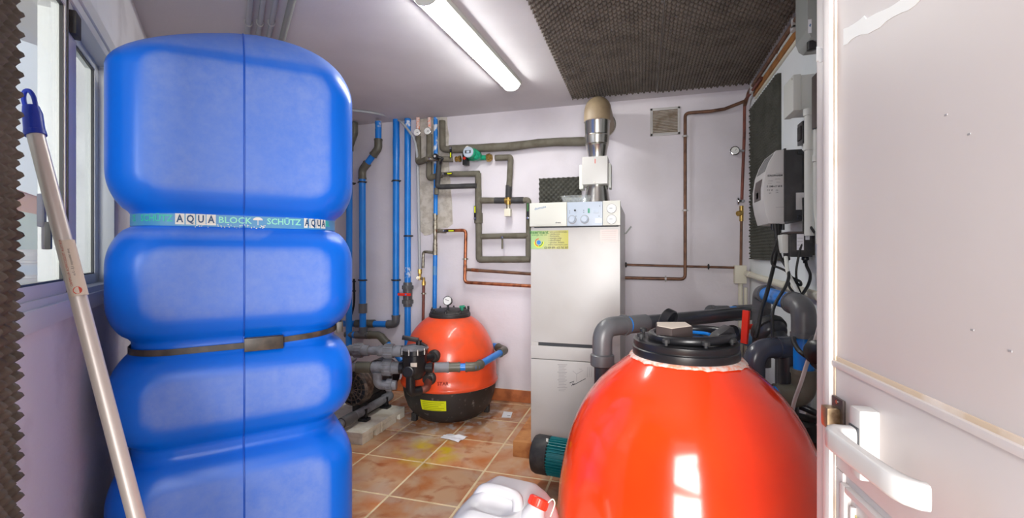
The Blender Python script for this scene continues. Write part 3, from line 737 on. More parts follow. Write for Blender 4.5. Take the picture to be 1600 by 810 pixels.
# printed instructions on the lower panel
pr = MB()
def ln(x0, y0, x1, y1, t=.0016):
    a, b = atY(x0, y0, YF-.001), atY(x1, y1, YF-.001); d = (b-a).normalized(); nn = Vector((-d.z, 0, d.x))*t/2
    pr.add([a-nn, b-nn, b+nn, a+nn], [[0, 1, 2, 3]])
for k in range(18):
    y = 570+2.4*k; ln(871+(0 if k % 5 == 0 else 2), y, 886-(k*7 % 5), y+.4, .0022 if k % 5 else .0034)
for x in (918.5, 922, 925): ln(x, 574, x-1, 590, .002)
for s_ in ((901, 585, 901, 597), (901, 585, 911, 579), (901, 585, 895, 580), (905, 577, 909, 577.5)): ln(*s_, .002)
part('printed_instructions', pr, 'ink_grey', boiler)
pr = MB(); ln(898, 601, 915, 592, .0035); ln(890, 599, 897, 596, .004); ln(895, 602, 899, 600, .006); ln(893, 604, 896, 598, .003)
part('printed_diagram', pr, 'ink', boiler)
# damper lever on the right side
p_ = atX(978, 365, br+.012); q_ = atX(989, 346, br+.03)
part('side_lever', MB().tube([(br-.003, p_.y, p_.z), (br+.012, p_.y, p_.z), (br+.05, p_.y, p_.z+.05)], .006, 10), 'grey_dev', boiler)
# flue
FY = 3.30; fc = atY(933, 300, FY); fx = fc.x
fl = thing('flue_pipe', 'shiny steel flue pipe with a tan cowl elbow standing on the boiler', 'flue', (fx, FY, ztop-.012))
def fz(py): return atY(933, py, FY).z
part('base_flange', MB().box((fx-.13, FY-.13, ztop-.012), (fx+.13, FY+.13, ztop+.03), .01), 'galv', fl)
part('lower_collar', MB().lathe([(.115, ztop+.02), (.095, ztop+.035), (.074, fz(292)), (.074, fz(288))], (fx, FY, 0), Z1, 36), 'steel', fl)
z2, z3, z4, z5 = fz(250), fz(228), fz(213), fz(192)
part('flue_section', MB().lathe([(.060, z2), (.078, z3-.004), (.082, z3)], (fx, FY, 0), Z1, 36), 'steel', fl)
part('flue_section', MB().lathe([(.072, z3), (.083, z3+.01), (.088, z4-.004), (.092, z4)], (fx, FY, 0), Z1, 36), 'steel', fl)
part('flue_section', MB().lathe([(.080, z4), (.086, z4+.01), (.090, z5), (.095, z5+.006)], (fx, FY, 0), Z1, 36), 'steel', fl)
zz = z5+.004
part('cowl_elbow', MB().tube([(fx, FY, zz)]+[(fx, FY+.10*(1-math.cos(t)), zz+.04+.075*math.sin(t)) for t in [PI/2*k/10 for k in range(11)]]+[(fx, YB-.002, zz+.115)], .094, 36), 'tan', fl)
part('wall_ring', MB().lathe([(.096, 0), (.105, 0), (.105, .012), (.096, .012)], (fx, YB-.013, zz+.115), Y1, 36, True), 'steel', fl)
zb0, zb1 = fz(291), fz(249)
rg = part('draught_regulator', MB().box((fx-.095, FY-.105, zb0), (fx+.082, FY+.09, zb1), .006), 'white_metal', fl, 'white sheet-metal draught regulator box')
part('side_cover', MB().box((fx-.125, FY-.03, zb0-.02), (fx-.0955, FY+.08, zb1-.04), .004), 'cream_grey', rg); part('side_cover', MB().box((fx+.0825, FY-.03, zb0-.02), (fx+.10, FY+.08, zb1-.04), .004), 'cream_grey', rg)
part('red_mark', MB().box((fx-.006, FY-.1058, zb1-.05), (fx-.001, FY-.105, zb1-.018)), 'ink_red', rg)
part('screw', MB().disc((fx-.008, FY-.105, zb0+.012), -Y1, .005, .004, 10), 'steel', rg)
# things lying on the boiler
a0 = atY(887, 312, YF+.12); zt = ztop-.012
a0 = Vector((atY(900, 312, YF+.13).x, YF+.13, zt))
mb = MB(); ri = []
for (s_, z_) in ((.06, 0), (.066, .004), (.082, .058), (.088, .060), (.086, .062), (.079, .058), (.062, .006), (0, .006)):
    ri.append([(a0.x+s_*1.15*math.copysign(abs(math.cos(t))**.6, math.cos(t)), a0.y+s_*.8*math.copysign(abs(math.sin(t))**.6, math.sin(t)), a0.z+z_+.001) for t in [2*PI*k/28 for k in range(28)]])
for r_ in ri: mb.v += [Vector(v) for v in r_]
for i in range(len(ri)-1):
    for j in range(28): mb.f.append([i*28+j, i*28+(j+1) % 28, (i+1)*28+(j+1) % 28, (i+1)*28+j])
tr = solid('plastic_tray', mb, 'clear', 'clear plastic tray lying on top of the white boiler', 'tray', base=a0)
part('blue_tag', MB().box((a0.x-.03, a0.y-.02, a0.z+.008), (a0.x+.005, a0.y+.01, a0.z+.018), .003), 'grip', tr)
def rag(px, wd, dp, hg, seed, m, label, nm, cat):
    c = Vector((atY(px, 312, YF+.09).x, YF+.09, zt)); nx, ny = 12, 8; vs = []
    for i in range(nx+1):
        for j in range(ny+1):
            u, v = i/nx-.5, j/ny-.5; e = max(0, 1-(2*abs(u))**4)*max(0, 1-(2*abs(v))**4)
            vs.append((c.x+u*wd*(1+.15*noise.noise(Vector((v*5, seed, 0)))), c.y+v*dp*(1+.2*noise.noise(Vector((u*5, seed, 4)))), c.z+.002+hg*e*(.6+.6*noise.noise(Vector((u*6, v*6, seed))))))
    q = lambda i, j: i*(ny+1)+j
    fs = [[q(i, j), q(i+1, j), q(i+1, j+1), q(i, j+1)] for i in range(nx) for j in range(ny)]
    return solid(nm, MB().add(vs, fs), m, label, cat, base=c)
rag(848, .10, .07, .022, 1.5, 'cream', 'crumpled cream rag at the left end of the boiler top', 'cleaning_rag', 'rag')
rag(864, .07, .07, .024, 4.5, 'paper', 'crumpled white tissue on the boiler top beside the clear tray', 'paper_tissue', 'tissue')
# timber sleepers below the boiler
wa = atZ(805.5, 683.5, .099)
solid('timber_sleeper', MB().box((wa.x, YF-.01, 0.0), (wa.x+.26, 3.55, .0985), .004), 'wood', 'pale wooden sleeper under the left side of the boiler', 'wood block', 'sleepers under the boiler')
solid('timber_sleeper', MB().box((br-.14, YF+.0, 0.0), (br+.02, 3.55, .0985), .004), 'wood', 'pale wooden sleeper under the right side of the boiler', 'wood block', 'sleepers under the boiler')
# papers on the floor
def sheet(pxs, label, nm, amp, m, seed):
    P = [atZ(x, y, .001) for x, y in pxs]; n_ = 10; vs = []
    for i in range(n_+1):
        for j in range(n_+1):
            u, v = i/n_, j/n_; p = P[0]*(1-u)*(1-v)+P[1]*u*(1-v)+P[2]*u*v+P[3]*(1-u)*v
            p.z = .0022+amp*max(0, .4+noise.noise(Vector((u*3, v*3, seed))))*(4*u*(1-u)+4*v*(1-v))*.5; vs.append(p)
    q = lambda i, j: i*(n_+1)+j
    return solid(nm, MB().add(vs, [[q(i, j), q(i+1, j), q(i+1, j+1), q(i, j+1)] for i in range(n_) for j in range(n_)]), m, label, 'paper')
sheet([(787, 643.5), (801, 644.5), (798, 653.5), (783.5, 653)], 'small square white paper on the floor near the boiler', 'paper_slip', .0, 'paper', 1)
o = sheet([(688, 685), (698, 679), (732, 683), (716, 692)], 'crumpled white paper on the floor tiles before the small filter', 'paper_sheet', .022, 'paper', 5)
a0 = atZ(795, 650, .0026); part('stamp_print', MB().box((a0.x-.012, a0.y-.008, .0024), (a0.x+.012, a0.y+.008, .0030)), 'ink_grey', bpy.data.objects['paper_slip'])

# ================================================================ SMALL SAND FILTER
fc = D(703, 500, 3.68); fc.z = 0
def zs(py, d): return HC-(py-HOR)/F*d
sf = thing('sand_filter', 'smaller dusty orange sand filter with a black base near the back wall', 'sand filter', fc)
prof = [(.378, .268), (.388, .272), (.392, .285), (.388, .298), (.379, .305), (.380, .36), (.376, .42), (.366, .48), (.352, .545), (.330, .607), (.302, .66), (.270, .705), (.235, .742), (.200, .768), (.172, .785), (.160, .79)]
part('tank_shell', MB().lathe(prof, fc, n=64), 'orange_dusty', sf, 'orange moulded tank shell', sharp=60)
part('base_shell', MB().lathe([(.20, 0.002), (.25, .012), (.30, .05), (.335, .10), (.36, .17), (.372, .23), (.376, .268)], fc, n=64), 'base_black', sf, 'dusty black base bowl', sharp=60)
lid = part('lid', MB().lathe([(.165, .785), (.168, .795), (.168, .812), (.160, .818), (.16, .826), (.150, .836), (.115, .846), (.06, .853), (0, .856)], fc, n=48), 'base_black', sf, 'grey-black bolted lid')
first = None
for k in range(8):
    th = 2*PI*k/8+.2; v = Vector((.148*math.cos(th), .148*math.sin(th), 0))
    if not first: first = part('bolt', MB().lathe([(.012, .822), (.012, .842), (.006, .846), (.006, .856), (0, .858)], fc+v, n=10), 'black', lid); v0 = v
    else: copy_part(first, lid, v-v0)
gp_ = fc+Vector((0, 0, .853))+(-FW*.03)-RT*.012
gd = (-FW*.9+RT*-.25+Z1*.25).normalized()
g_ = part('pressure_gauge', MB().tube([gp_, gp_+Z1*.045], .010, 10).lathe([(.036, -.012), (.038, 0), (.038, .012), (.034, .014), (.034, .010), (0, .010)], gp_+Z1*.062+gd*.0, gd, 28), 'black', sf, 'round pressure gauge on the lid')
part('dial', MB().disc(gp_+Z1*.062+gd*.0102, gd, .0335, .001, 24), 'gauge_face', g_)
nv = gd.cross(Z1).normalized(); part('needle', MB().tube([gp_+Z1*.062+gd*.012-nv*.014, gp_+Z1*.062+gd*.012+nv*.02+Z1*.01], .0018, 5), 'ink', g_)
vp = fc+RT*.105-FW*.06+Z1*.84
part('bleed_valve', MB().tube([vp, vp+Z1*.03, ], .012, 10).tube([vp+Z1*.028-RT*.02, vp+Z1*.034+RT*.022], .011, 10), 'green_pump', sf, 'green air bleed valve')
vp = fc+RT*.16-FW*.0+Z1*.84
part('bleed_valve', MB().tube([vp-RT*.01, vp-RT*.01+Z1*.03], .010, 10), 'black', sf)
def on_filter(px, z, out=0.0, R_=.37, d=3.65):
    """angle on the shell seen at pixel column px, towards the camera"""
    u = (px-800)/F; o = Vector((0, 0)); dr = (RT*u+FW); dr.z = 0; c = Vector((fc.x, fc.y, 0))
    a = dr.dot(dr); b = -2*dr.dot(c); cc = c.dot(c)-(R_+out)**2; t = (-b-math.sqrt(max(0, b*b-4*a*cc)))/(2*a); p = dr*t
    return Vector((p.x, p.y, z)), (p-c).normalized()
def base_r(z):
    t = [(0, .20), (.012, .25), (.05, .30), (.10, .335), (.17, .36), (.23, .372), (.268, .376)]
    for (a, ra), (b, rb) in zip(t[:-1], t[1:]):
        if a <= z <= b: return ra+(rb-ra)*(z-a)/(b-a)
    return .376
pa, na = on_filter(657, .2); pb, nb = on_filter(697, .2); aa, ab = math.atan2(na.y, na.x), math.atan2(nb.y, nb.x)
def stick(th, z, out): r_ = base_r(z)+out; return Vector((fc.x+r_*math.cos(th), fc.y+r_*math.sin(th), z))
zl0, zl1 = .135, .215
vs = []; K = 10
for i in range(K+1):
    th = aa+(ab-aa)*i/K
    for j in range(4): vs.append(stick(th, zl0+(zl1-zl0)*j/3, .0025))
mb = MB().add(vs, [[4*i+j, 4*i+j+1, 4*i+5+j, 4*i+4+j] for i in range(K) for j in range(3)])
ys = part('warning_sticker', mb, 'yellow', sf, 'bright yellow warning sticker')
for k in range(5):
    z0 = zl1-.014-.0145*k; vs = []
    x0, x1 = .08, .92-.1*(k % 3)
    for i in range(9):
        th = aa+(ab-aa)*(x0+(x1-x0)*i/8); vs += [stick(th, z0-.002, .0035), stick(th, z0+.002, .0035)]
    part('print_line', MB().add(vs, [[2*i, 2*i+1, 2*i+3, 2*i+2] for i in range(8)]), mat('olive_print', (150, 160, 10), .6) if k == 0 else bpy.data.materials['olive_print'], ys)
pa, na = on_filter(692, .36, R_=.38); th0 = math.atan2(na.y, na.x)
part('worn_print', text_mb('STAR', .035, (0, 0, 0), X1, Y1, bold=.02, bend=lambda x, y, z: Vector((fc.x+.3812*math.cos(th0+x/.38), fc.y+.3812*math.sin(th0+x/.38), .345+y))), mat('worn_red_print', (170, 50, 24), .6), sf)
for th in (.35, 2.2, 4.0): 
    v = Vector((.30*math.cos(th), .30*math.sin(th), 0)); part('foot', MB().box((fc.x+v.x-.02, fc.y+v.y-.02, 0), (fc.x+v.x+.02, fc.y+v.y+.02, .06), .004), 'black_matte', sf)

# ================================================================ PIPE BUILDERS
def elbow(root, a, p, b, r, m, L=None, name='elbow', rim=True, bend=1.7):
    """fitting round the corner p, reaching L along both legs"""
    a, p, b = Vector(a), Vector(p), Vector(b); da, db = (a-p).normalized(), (b-p).normalized(); L = L or r*3
    La, Lb = min(L, (a-p).length*.98), min(L, (b-p).length*.98)
    mb = MB().tube(fillet([p+da*La, p, p+db*Lb], r*bend, 8), r*1.17, 18)
    if rim:
        for d, l in ((da, La), (db, Lb)): mb.tube([p+d*(l-r*.45), p+d*(l+.001)], r*1.27, 18)
    return part(name, mb, m, root, kind=None)
def coupling(root, p, d, r, m, L=None, name='coupling'):
    p, d = Vector(p), Vector(d).normalized(); L = L or r*1.6
    return part(name, MB().lathe([(r*1.05, -L), (r*1.2, -L+.001), (r*1.2, L-.001), (r*1.05, L)], p, d, 18), m, root)
def union(root, p, d, r, m, L=None):
    """pipe union: ribbed nut between two sockets"""
    p, d = Vector(p), Vector(d).normalized(); L = L or r*1.9
    pr_ = [(r*1.05, -L), (r*1.25, -L+.002), (r*1.25, -L*.45), (r*1.6, -L*.42), (r*1.6, L*.35), (r*1.3, L*.38), (r*1.25, L-.002), (r*1.05, L)]
    u_ = part('union_nut', MB().lathe(pr_, p, d, 20), m, root)
    n_ = 14; a = d.orthogonal().normalized(); b = d.cross(a); mb = MB()
    for k in range(n_):
        th = 2*PI*k/n_; q = p+(a*math.cos(th)+b*math.sin(th))*r*1.6; mb.tube([q-d*L*.38, q+d*L*.31], r*.12, 6)
    part('grip_ribs', mb, m, u_, kind='stuff'); return u_
def straight(root, a, b, r, m, name='pipe', n=16, ta=0, tb=0):
    a, b = Vector(a), Vector(b); d = (b-a).normalized(); return part(name, MB().tube([a+d*ta, b-d*tb], r, n), m, root)
def clampp(root, p, d, r, m='black_matte', off=Y1):
    """pipe clip: ring with two screw ears"""
    p, d = Vector(p), Vector(d).normalized(); e = d.cross(off).normalized()
    mb = MB().lathe([(r*1.02, -.007), (r*1.16, -.007), (r*1.16, .007), (r*1.02, .007)], p, d, 16, True)
    mb.tube([p+e*r*1.05, p+e*(r*1.35+.006)], .0055, 8).tube([p-e*r*1.05, p-e*(r*1.35+.006)], .0055, 8)
    return part('clip', mb, m, root)
def lever(root, p, d, L, m='black', stripe='yellow', wd=.010, nrm=-Y1):
    p, d = Vector(p), Vector(d).normalized(); n_ = Vector(nrm); s_ = d.cross(n_).normalized()
    mt = Matrix(((d.x, s_.x, n_.x, p.x), (d.y, s_.y, n_.y, p.y), (d.z, s_.z, n_.z, p.z), (0, 0, 0, 1)))
    l_ = part('lever', MB().box((-.012, -wd, 0), (L, wd, .006), .002, mt), m, root)
    if stripe: part('grip_stripe', MB().box((L*.45, -wd*.55, .0055), (L*.95, wd*.55, .0072), 0, mt), stripe, l_)
    part('nut', MB().lathe([(.010, .004), (.010, .014), (.005, .015), (.005, .019), (0, .019)], p, n_, 8), 'chrome', l_)
    return l_

# ================================================================ MULTIPORT VALVE AND FILTER PLUMBING (z levels from the photo)
vc = D(648, 560, 3.2)
zt_ = zs(543, 3.2); zb_ = zs(585, 3.2)
mv = thing('multiport_valve', 'black multiport valve with a lever handle in front of the small orange filter', 'valve', Vector((vc.x, vc.y, zb_-.16)))
part('valve_body', MB().lathe([(.05, zb_-.03), (.075, zb_), (.085, zb_+.03), (.085, zt_-.05), (.092, zt_-.045), (.092, zt_-.005)], (vc.x, vc.y, 0), n=32), 'black', mv)
part('valve_cover', MB().lathe([(.096, zt_-.012), (.098, zt_-.004), (.094, zt_+.003), (.085, zt_+.006), (.05, zt_+.016), (0, zt_+.02)], (vc.x, vc.y, 0), n=32), 'pvc_dusty', mv, 'pale dusty cover ring')
hd_ = (-RT*.86+Z1*.52-FW*.1).normalized(); hb = Vector((vc.x, vc.y, zt_+.02))+RT*.03
hn = part('handle', MB().tube([hb-Z1*.01, hb+Z1*.03], .022, 12).prism([hb+Z1*.015+FW*.016, hb+Z1*.045+FW*.012, hb+hd_*.13+FW*.010, hb+hd_*.135-Z1*.03+FW*.012], -FW*.03, .003).prism([hb+Z1*.03+FW*.012, hb+RT*.06-Z1*.006+FW*.012, hb+RT*.05-Z1*.014+FW*.012, hb-Z1*.0+FW*.012], -FW*.024, .002), 'black', mv)
for dx in (-.075, -.02, .04, .08):
    q = Vector((vc.x, vc.y, 0))+RT*dx-FW*math.sqrt(max(0, .096**2-dx**2)); part('cover_screw', MB().tube([q+Z1*(zt_-.04), q+Z1*(zt_+.004)], .006, 8), 'steel', mv)
q = vc+RT*.012-FW*.084; part('name_plate', MB().box((-.022, -.004, -.014), (.022, .004, .014), .001, Matrix.Translation(Vector((q.x, q.y, zs(566, 3.2)))) @ Matrix.Rotation(YAW, 4, 'Z')), 'sticker_grey', mv)
zP = zs(575, 3.2)                                   # level of the lower ports
vz = Vector((vc.x, vc.y, zP))
part('side_port', MB().tube([vz, vz+RT*.125], .032, 18).tube([vz+RT*.10, vz+RT*.128], .038, 18), 'black', mv)
part('side_port', MB().tube([vz, vz-RT*.125], .032, 18).tube([vz-RT*.085, vz-RT*.125], .042, 18), 'black', mv)
fp = vz-FW*.12-RT*.02; part('sight_port', MB().tube([vz-RT*.02, fp], .032, 18).lathe([(.038, -.01), (.040, .0), (.034, .003), (.030, .003), (.028, -.004), (0, -.004)], fp, -FW, 20), 'black', mv)
dp = vz-RT*.018-FW*.05
part('down_port', MB().tube(fillet([dp+Z1*.02, dp-Z1*.16, dp-Z1*.16+RT*.06+FW*.05], .03, 6), .033, 18), 'black', mv)
fl_, fln = on_filter(671, .36, R_=.38); fl_.z = zs(592, 3.3)
part('lower_link', MB().tube(fillet([dp-Z1*.16+RT*.055+FW*.046, (dp-Z1*.15+RT*.10+FW*.06), fl_], .03, 5), .027, 16), 'copper_red', mv, 'brown stained link pipe')
part('tank_flange', MB().lathe([(.052, -.02), (.052, .010), (.046, .018), (.035, .024), (.035, .045), (.028, .045)], fl_, fln, 24), 'base_black', mv)
fu_, fun = on_filter(678, .36, R_=.365); fu_.z = zs(558, 3.3)
part('upper_link', MB().tube([Vector((vc.x, vc.y, fu_.z)), fu_], .03, 16), 'black', mv)
part('tank_flange', MB().lathe([(.046, -.02), (.046, .008), (.040, .014), (.033, .018), (.033, .03)], fu_, fun, 24), 'base_black', mv)
# return pipe wrapping round the small filter
zz = zP; W = [vz+RT*.12, None, None, None]
P1_, P2_, P3_ = atZ(744, 573.5, zz), atZ(789, 547.5, zz), atZ(772, 541, zz)
W = [atZ(690, 574.5, zz), P1_, P2_, P3_]
wp = thing('return_pipe', 'blue and olive pipe bending round the right side of the small filter', 'pipe', Vector((P1_.x, P1_.y, zz-.03)))
for k, (a, b) in enumerate(zip(W[:-1], W[1:])): straight(wp, a, b, .027, 'pvc_blue', 'pipe', ta=.06 if k == 2 else 0, tb=.06 if k == 1 else 0)
d01 = (W[1]-W[0]).normalized()
part('elbow', MB().tube([W[0]+d01*.045, W[0]+d01*.13], .034, 18).tube([W[0]+d01*.115, W[0]+d01*.132], .037, 18), 'pvc_olive', wp)
part('coupling', MB().tube([W[0]-d01*.05, W[0]+d01*.05], .036, 18).tube([W[0]+d01*.035, W[0]+d01*.052], .039, 18), 'pvc_dusty', wp)
elbow(wp, W[0], W[1], W[2], .0285, 'pvc_olive', .075, bend=2.4); elbow(wp, W[1], W[2], W[3], .0285, 'pvc_olive', .12, bend=2.2)
# two dusty grey suction pipes reaching the valve from behind the tank
zU, zL = zs(549.5, 3.2), zP
u0, u1 = atZ(548, 547.5, zU), vz+RT*-.07; u1.z = zU
gp1 = thing('grey_pipe', 'dusty grey pipe with two ribbed unions, upper one behind the blue tank', 'pipe', Vector((u0.x, u0.y, zU-.04)))
du = (u1-u0).normalized(); ue = u0-du*.30; straight(gp1, ue, u1, .030, 'pvc_dusty', ta=.06); elbow(gp1, u1, ue, ue-Z1*.3, .030, 'pvc_dusty', .1); straight(gp1, ue, Vector((ue.x, ue.y, .082)), .030, 'pvc_dusty', ta=.06)
union(gp1, atZ(561, 548, zU), du, .031, 'pvc_dusty', .075); union(gp1, atZ(609, 549, zU), du, .031, 'pvc_dusty', .085)
part('coupling', MB().tube([u1-du*.09, u1-du*.02], .041, 18), 'pvc_dusty', gp1)
l0 = atZ(556, 574, zL); l1 = vz-RT*.115
dv = (l1-l0).normalized()
gp2 = thing('grey_pipe', 'dusty grey pipe with one big union, lower one beside the fan cover', 'pipe', Vector((l0.x, l0.y, zL-.05)))
le = l0-dv*.12; straight(gp2, le, l1, .031, 'pvc_dusty', ta=.06); elbow(gp2, l1, le, le+FW*.2, .031, 'pvc_dusty', .09); straight(gp2, le, le+FW*.28, .031, 'pvc_dusty', ta=.06); coupling(gp2, l0+dv*.06, dv, .033, 'pvc_olive', .055); coupling(gp2, l0+dv*.17, dv, .033, 'pvc_dusty', .05)
union(gp2, l1-dv*.075, dv, .034, 'pvc_dusty', .085)
e0 = atZ(590, 580, zL-.02)
elbow(gp2, e0+Z1*.05, e0-Z1*.10, e0-Z1*.10+RT*.12, .028, 'pvc_dusty', .09); union(gp2, e0-Z1*.10+RT*.085, RT, .026, 'pvc_dusty', .05)

# ================================================================ LEFT PUMP ON ITS PLINTH
pl = thing('pump_plinth', 'low white plinth with notched feet under the left pump', 'plinth', (-2.1, 2.95, 0))
x1_, y0_, y1_ = -1.822, 2.651, 3.215
mb = MB().box((-2.40, y0_, .045), (x1_, y1_, .080), .004)
part('slab', mb, 'plinth', pl)
ys_ = [y0_, y0_+.13, y0_+.17, y0_+.44, y0_+.49, y1_]
for k in range(0, 6, 2):
    part('foot', MB().box((-2.40, ys_[k]+.0005, .0005), (x1_-.0005, ys_[k+1], .0448), .002), 'plinth', pl)
part('joint_lip', MB().box((x1_-.002, y0_+.235, .0), (x1_+.004, y0_+.24, .079)), 'plinth', pl)
fcn = D(549, 608, 3.3); fr = .132; axm = (Y1+X1*-.02).normalized()
pmp = thing('pool_pump', 'black pool pump with a dusty round fan cover on the white plinth', 'pump', Vector((fcn.x, fcn.y+.2, .081)))
part('motor', MB().lathe([(.10, .06), (.112, .07), (.112, .34), (.10, .35)], fcn, axm, 32), 'black_matte', pmp)
fcv = part('fan_cover', MB().lathe([(.112, .0), (.129, .012), (fr, .03), (fr, .085), (.125, .09), (.112, .03)], fcn, axm, 40, True), 'fan', pmp, 'dusty round fan cover')
part('fan_back', MB().disc(fcn+axm*.02, axm, .118, .004, 32), 'ink', fcv)
a_, b_ = X1, Z1
spk = MB().lathe([(.028, -.004), (.026, -.008), (0, -.008)], fcn, axm, 16)
part('hub', spk, 'fan', fcv)
first = None
for k in range(16):
    th = 2*PI*k/16; d = X1*math.cos(th)+Z1*math.sin(th)
    part('grille_bar', MB().tube([fcn+d*.025-axm*.003, fcn+d*.118+axm*.004], .0045, 6), 'fan', fcv)
for rr in (.055, .085):
    part('grille_ring', MB().tube([fcn+(X1*math.cos(2*PI*k/28)+Z1*math.sin(2*PI*k/28))*rr for k in range(29)], .004, 6), 'fan', fcv)
part('pump_body', MB().lathe([(.11, .35), (.13, .36), (.13, .48), (.08, .54), (.05, .56)], fcn, axm, 32), 'black', pmp)
part('base_bracket', MB().box((fcn.x-.08, fcn.y+.12, .0805), (fcn.x+.05, fcn.y+.40, fcn.z-.10), .008), 'black_matte', pmp)
# grey pipe lying on the plinth, held by two feet
zz = .145; g0, g1, g2 = atZ(546, 655, zz), atZ(606, 621, zz), atZ(626, 613, zz)
lp = thing('floor_pipe', 'grey pipe lying on the white plinth held by two black feet', 'pipe', Vector((g0.x, g0.y, .081)))
dg_ = (g1-g0).normalized()
straight(lp, g0-dg_*.2, g1+dg_*.05, .031, 'pvc_dusty', tb=.05); elbow(lp, g0, g1+dg_*.05, g1+dg_*.05-X1*.3, .031, 'pvc_dusty', .1)
straight(lp, g1+dg_*.05, g1+dg_*.05-X1*.3, .031, 'pvc_dusty', ta=.05)
for px in (566, 603):
    q = g0+(g1-g0)*((px-546)/60*.93); 
    part('pipe_foot', MB().box((q.x-.02, q.y-.03, .0805), (q.x+.05, q.y+.03, .10), .004).box((q.x-.01, q.y-.012, .10), (q.x+.035, q.y+.012, .165), .004), 'black', lp)
coupling(lp, g0-dg_*.02, dg_, .031, 'pvc_grey', .07)

# ================================================================ RISER PIPES ON THE BACK WALL
def clips(root, pts, r, m='black_matte'):
    for p in pts: clampp(root, p, Z1, r, m)
O = .055
O2 = .120
p1 = thing('riser_pipe', 'blue riser pipe with a dark elbow on top, half hidden behind the blue tank', 'pipe', B(545, 560, O2))
a, b, c, d = B(553, 192, O2), B(553, 208, O2), B(546, 228, O2), B(545, 565, O2)
straight(p1, c, d, .030, 'pvc_blue'); part('elbow', MB().tube(fillet([a, b, c, c-Z1*.05], .05, 5), .038, 16), 'pvc_olive', p1); part('ring', MB().tube([B(549, 214, O2), B(547.5, 218, O2)], .041, 16), 'pvc_blue', p1)
clips(p1, [B(549, 287, O2)], .031)
p2 = thing('riser_pipe', 'blue riser pipe with an offset of two olive elbows near the ceiling', 'pipe', B(567, 524, O2))
a, b, c, d = B(591, 190, O2), B(591, 232, O2), B(566, 266, O2), B(567, 523, O2)
straight(p2, a, b, .029, 'pvc_blue'); part('worn_top', MB().tube([B(591, 190, O2), B(591, 205, O2)], .0295, 16), 'pvc_worn', p2); straight(p2, b, c, .029, 'pvc_blue'); straight(p2, c, d, .0315, 'pvc_blue')
elbow(p2, a, b, c, .031, 'pvc_olive', .085, bend=2.2); elbow(p2, b, c, d, .031, 'pvc_olive', .085, bend=2.2)
coupling(p2, B(567, 482, O2), Z1, .033, 'pvc_grey', .045); coupling(p2, B(567.5, 516, O2), Z1, .033, 'pvc_grey', .03); clips(p2, [B(566, 285, O2), B(566.5, 438, O2)], .032)
# horizontal run at its foot, ending behind the filter
r2 = thing('grey_pipe', 'grey and blue pipe run at the foot of the offset riser near the small filter', 'pipe', B(560, 530, O2))
a, b, c = B(540, 523, O2), B(593, 524, O2), B(628, 564, .13)
straight(r2, a, b, .029, 'pvc_grey'); straight(r2, b, c, .029, 'pvc_blue'); elbow(r2, a, b, c, .031, 'pvc_olive', .11, bend=2.4)
dx = (b-a).normalized(); part('tee', MB().tube([B(556, 523.5, O2), B(574, 524, O2)], .037, 16).tube([B(567, 524, O2), B(567, 517, O2)], .037, 16), 'pvc_grey', r2)
for px in (554, 578): part('ring', MB().tube([B(px-1.5, 523.7, O2), B(px+2.5, 523.7, O2)], .0325, 16), 'pvc_blue', r2)
p3 = thing('riser_pipe', 'tall straight blue riser pipe ending in a grey elbow, third riser from the tank', 'pipe', B(619, 505, O))
a, b, c = B(619, 186, O), B(618.5, 507, O), B(536, 506, O)
straight(p3, a, b, .0305, 'pvc_blue', tb=.06); straight(p3, b, c, .0305, 'pvc_blue', ta=.06); elbow(p3, a, b, c, .032, 'pvc_grey', .085)
part('socket', MB().tube([B(619, 213, O), B(619, 220, O), B(619, 240, O), B(619, 247, O)], [.0305, .033, .033, .0305], 16), 'pvc_blue', p3)
part('coupling', MB().tube([B(556, 506, O), B(585, 506, O)], .038, 16), 'pvc_olive', p3); clips(p3, [B(619, 283, O), B(618.7, 438, O)], .032)
p4 = thing('riser_pipe', 'blue riser pipe with a red-handled ball valve near the filter', 'pipe', B(637, 560, O))
a, b = B(637, 186, O), B(637, 575, O)
straight(p4, a, b, .0295, 'pvc_blue'); part('worn_top', MB().tube([a, B(637, 200, O)], .030, 16), 'pvc_worn', p4)
part('printed_strip', MB().tube([B(637, 418, O), B(637, 434, O)], .0300, 16), 'pvc_worn', p4)
union(p4, B(637, 449, O), Z1, .031, 'pvc_grey', .045); union(p4, B(637, 472, O), -Z1, .031, 'pvc_grey', .045)
part('valve_ball_housing', MB().tube([B(637, 452, O), B(637, 468, O)], .042, 18), 'pvc_grey', p4)
q = B(635, 460.5, O+.05); hb = part('valve_handle', MB().tube([B(635, 460.5, O), q], .013, 10).box((q.x-.085, q.y-.012, q.z-.013), (q.x+.045, q.y+.010, q.z+.013), .006), 'red_plastic', p4, 'red valve handle')
part('hub_cap', MB().disc(q+X1*.0-Y1*.010, -Y1, .008, .004, 10), 'pvc_blue', hb)
clips(p4, [B(638, 369, O)], .031)
p5 = thing('riser_pipe', 'thin worn blue riser pipe behind the valves, running down to the small filter', 'pipe', B(679, 480, O-.01))
o5 = O-.01
straight(p5, B(680.5, 184, o5), B(681, 262, o5), .0195, 'pvc_worn'); straight(p5, B(681, 262, o5), B(680.5, 336, o5), .0195, 'pvc_blue'); straight(p5, B(680, 398, o5), B(679, 482, o5), .0205, 'pvc_blue')
part('worn_band', MB().tube([B(679.7, 416, o5), B(679.6, 430, o5)], .0208, 14), 'pvc_light', p5)
mb = MB()
for y0, y1, r_ in ((334, 342, .022), (342, 350, .019), (350, 356, .023), (356, 366, .020), (366, 380, .018), (380, 386, .021), (386, 399, .022)): mb.tube([B(680, y0, o5), B(680, y1, o5)], r_, 12)
part('threaded_fittings', mb, 'galv', p5, 'corroded galvanised fittings', kind='stuff')
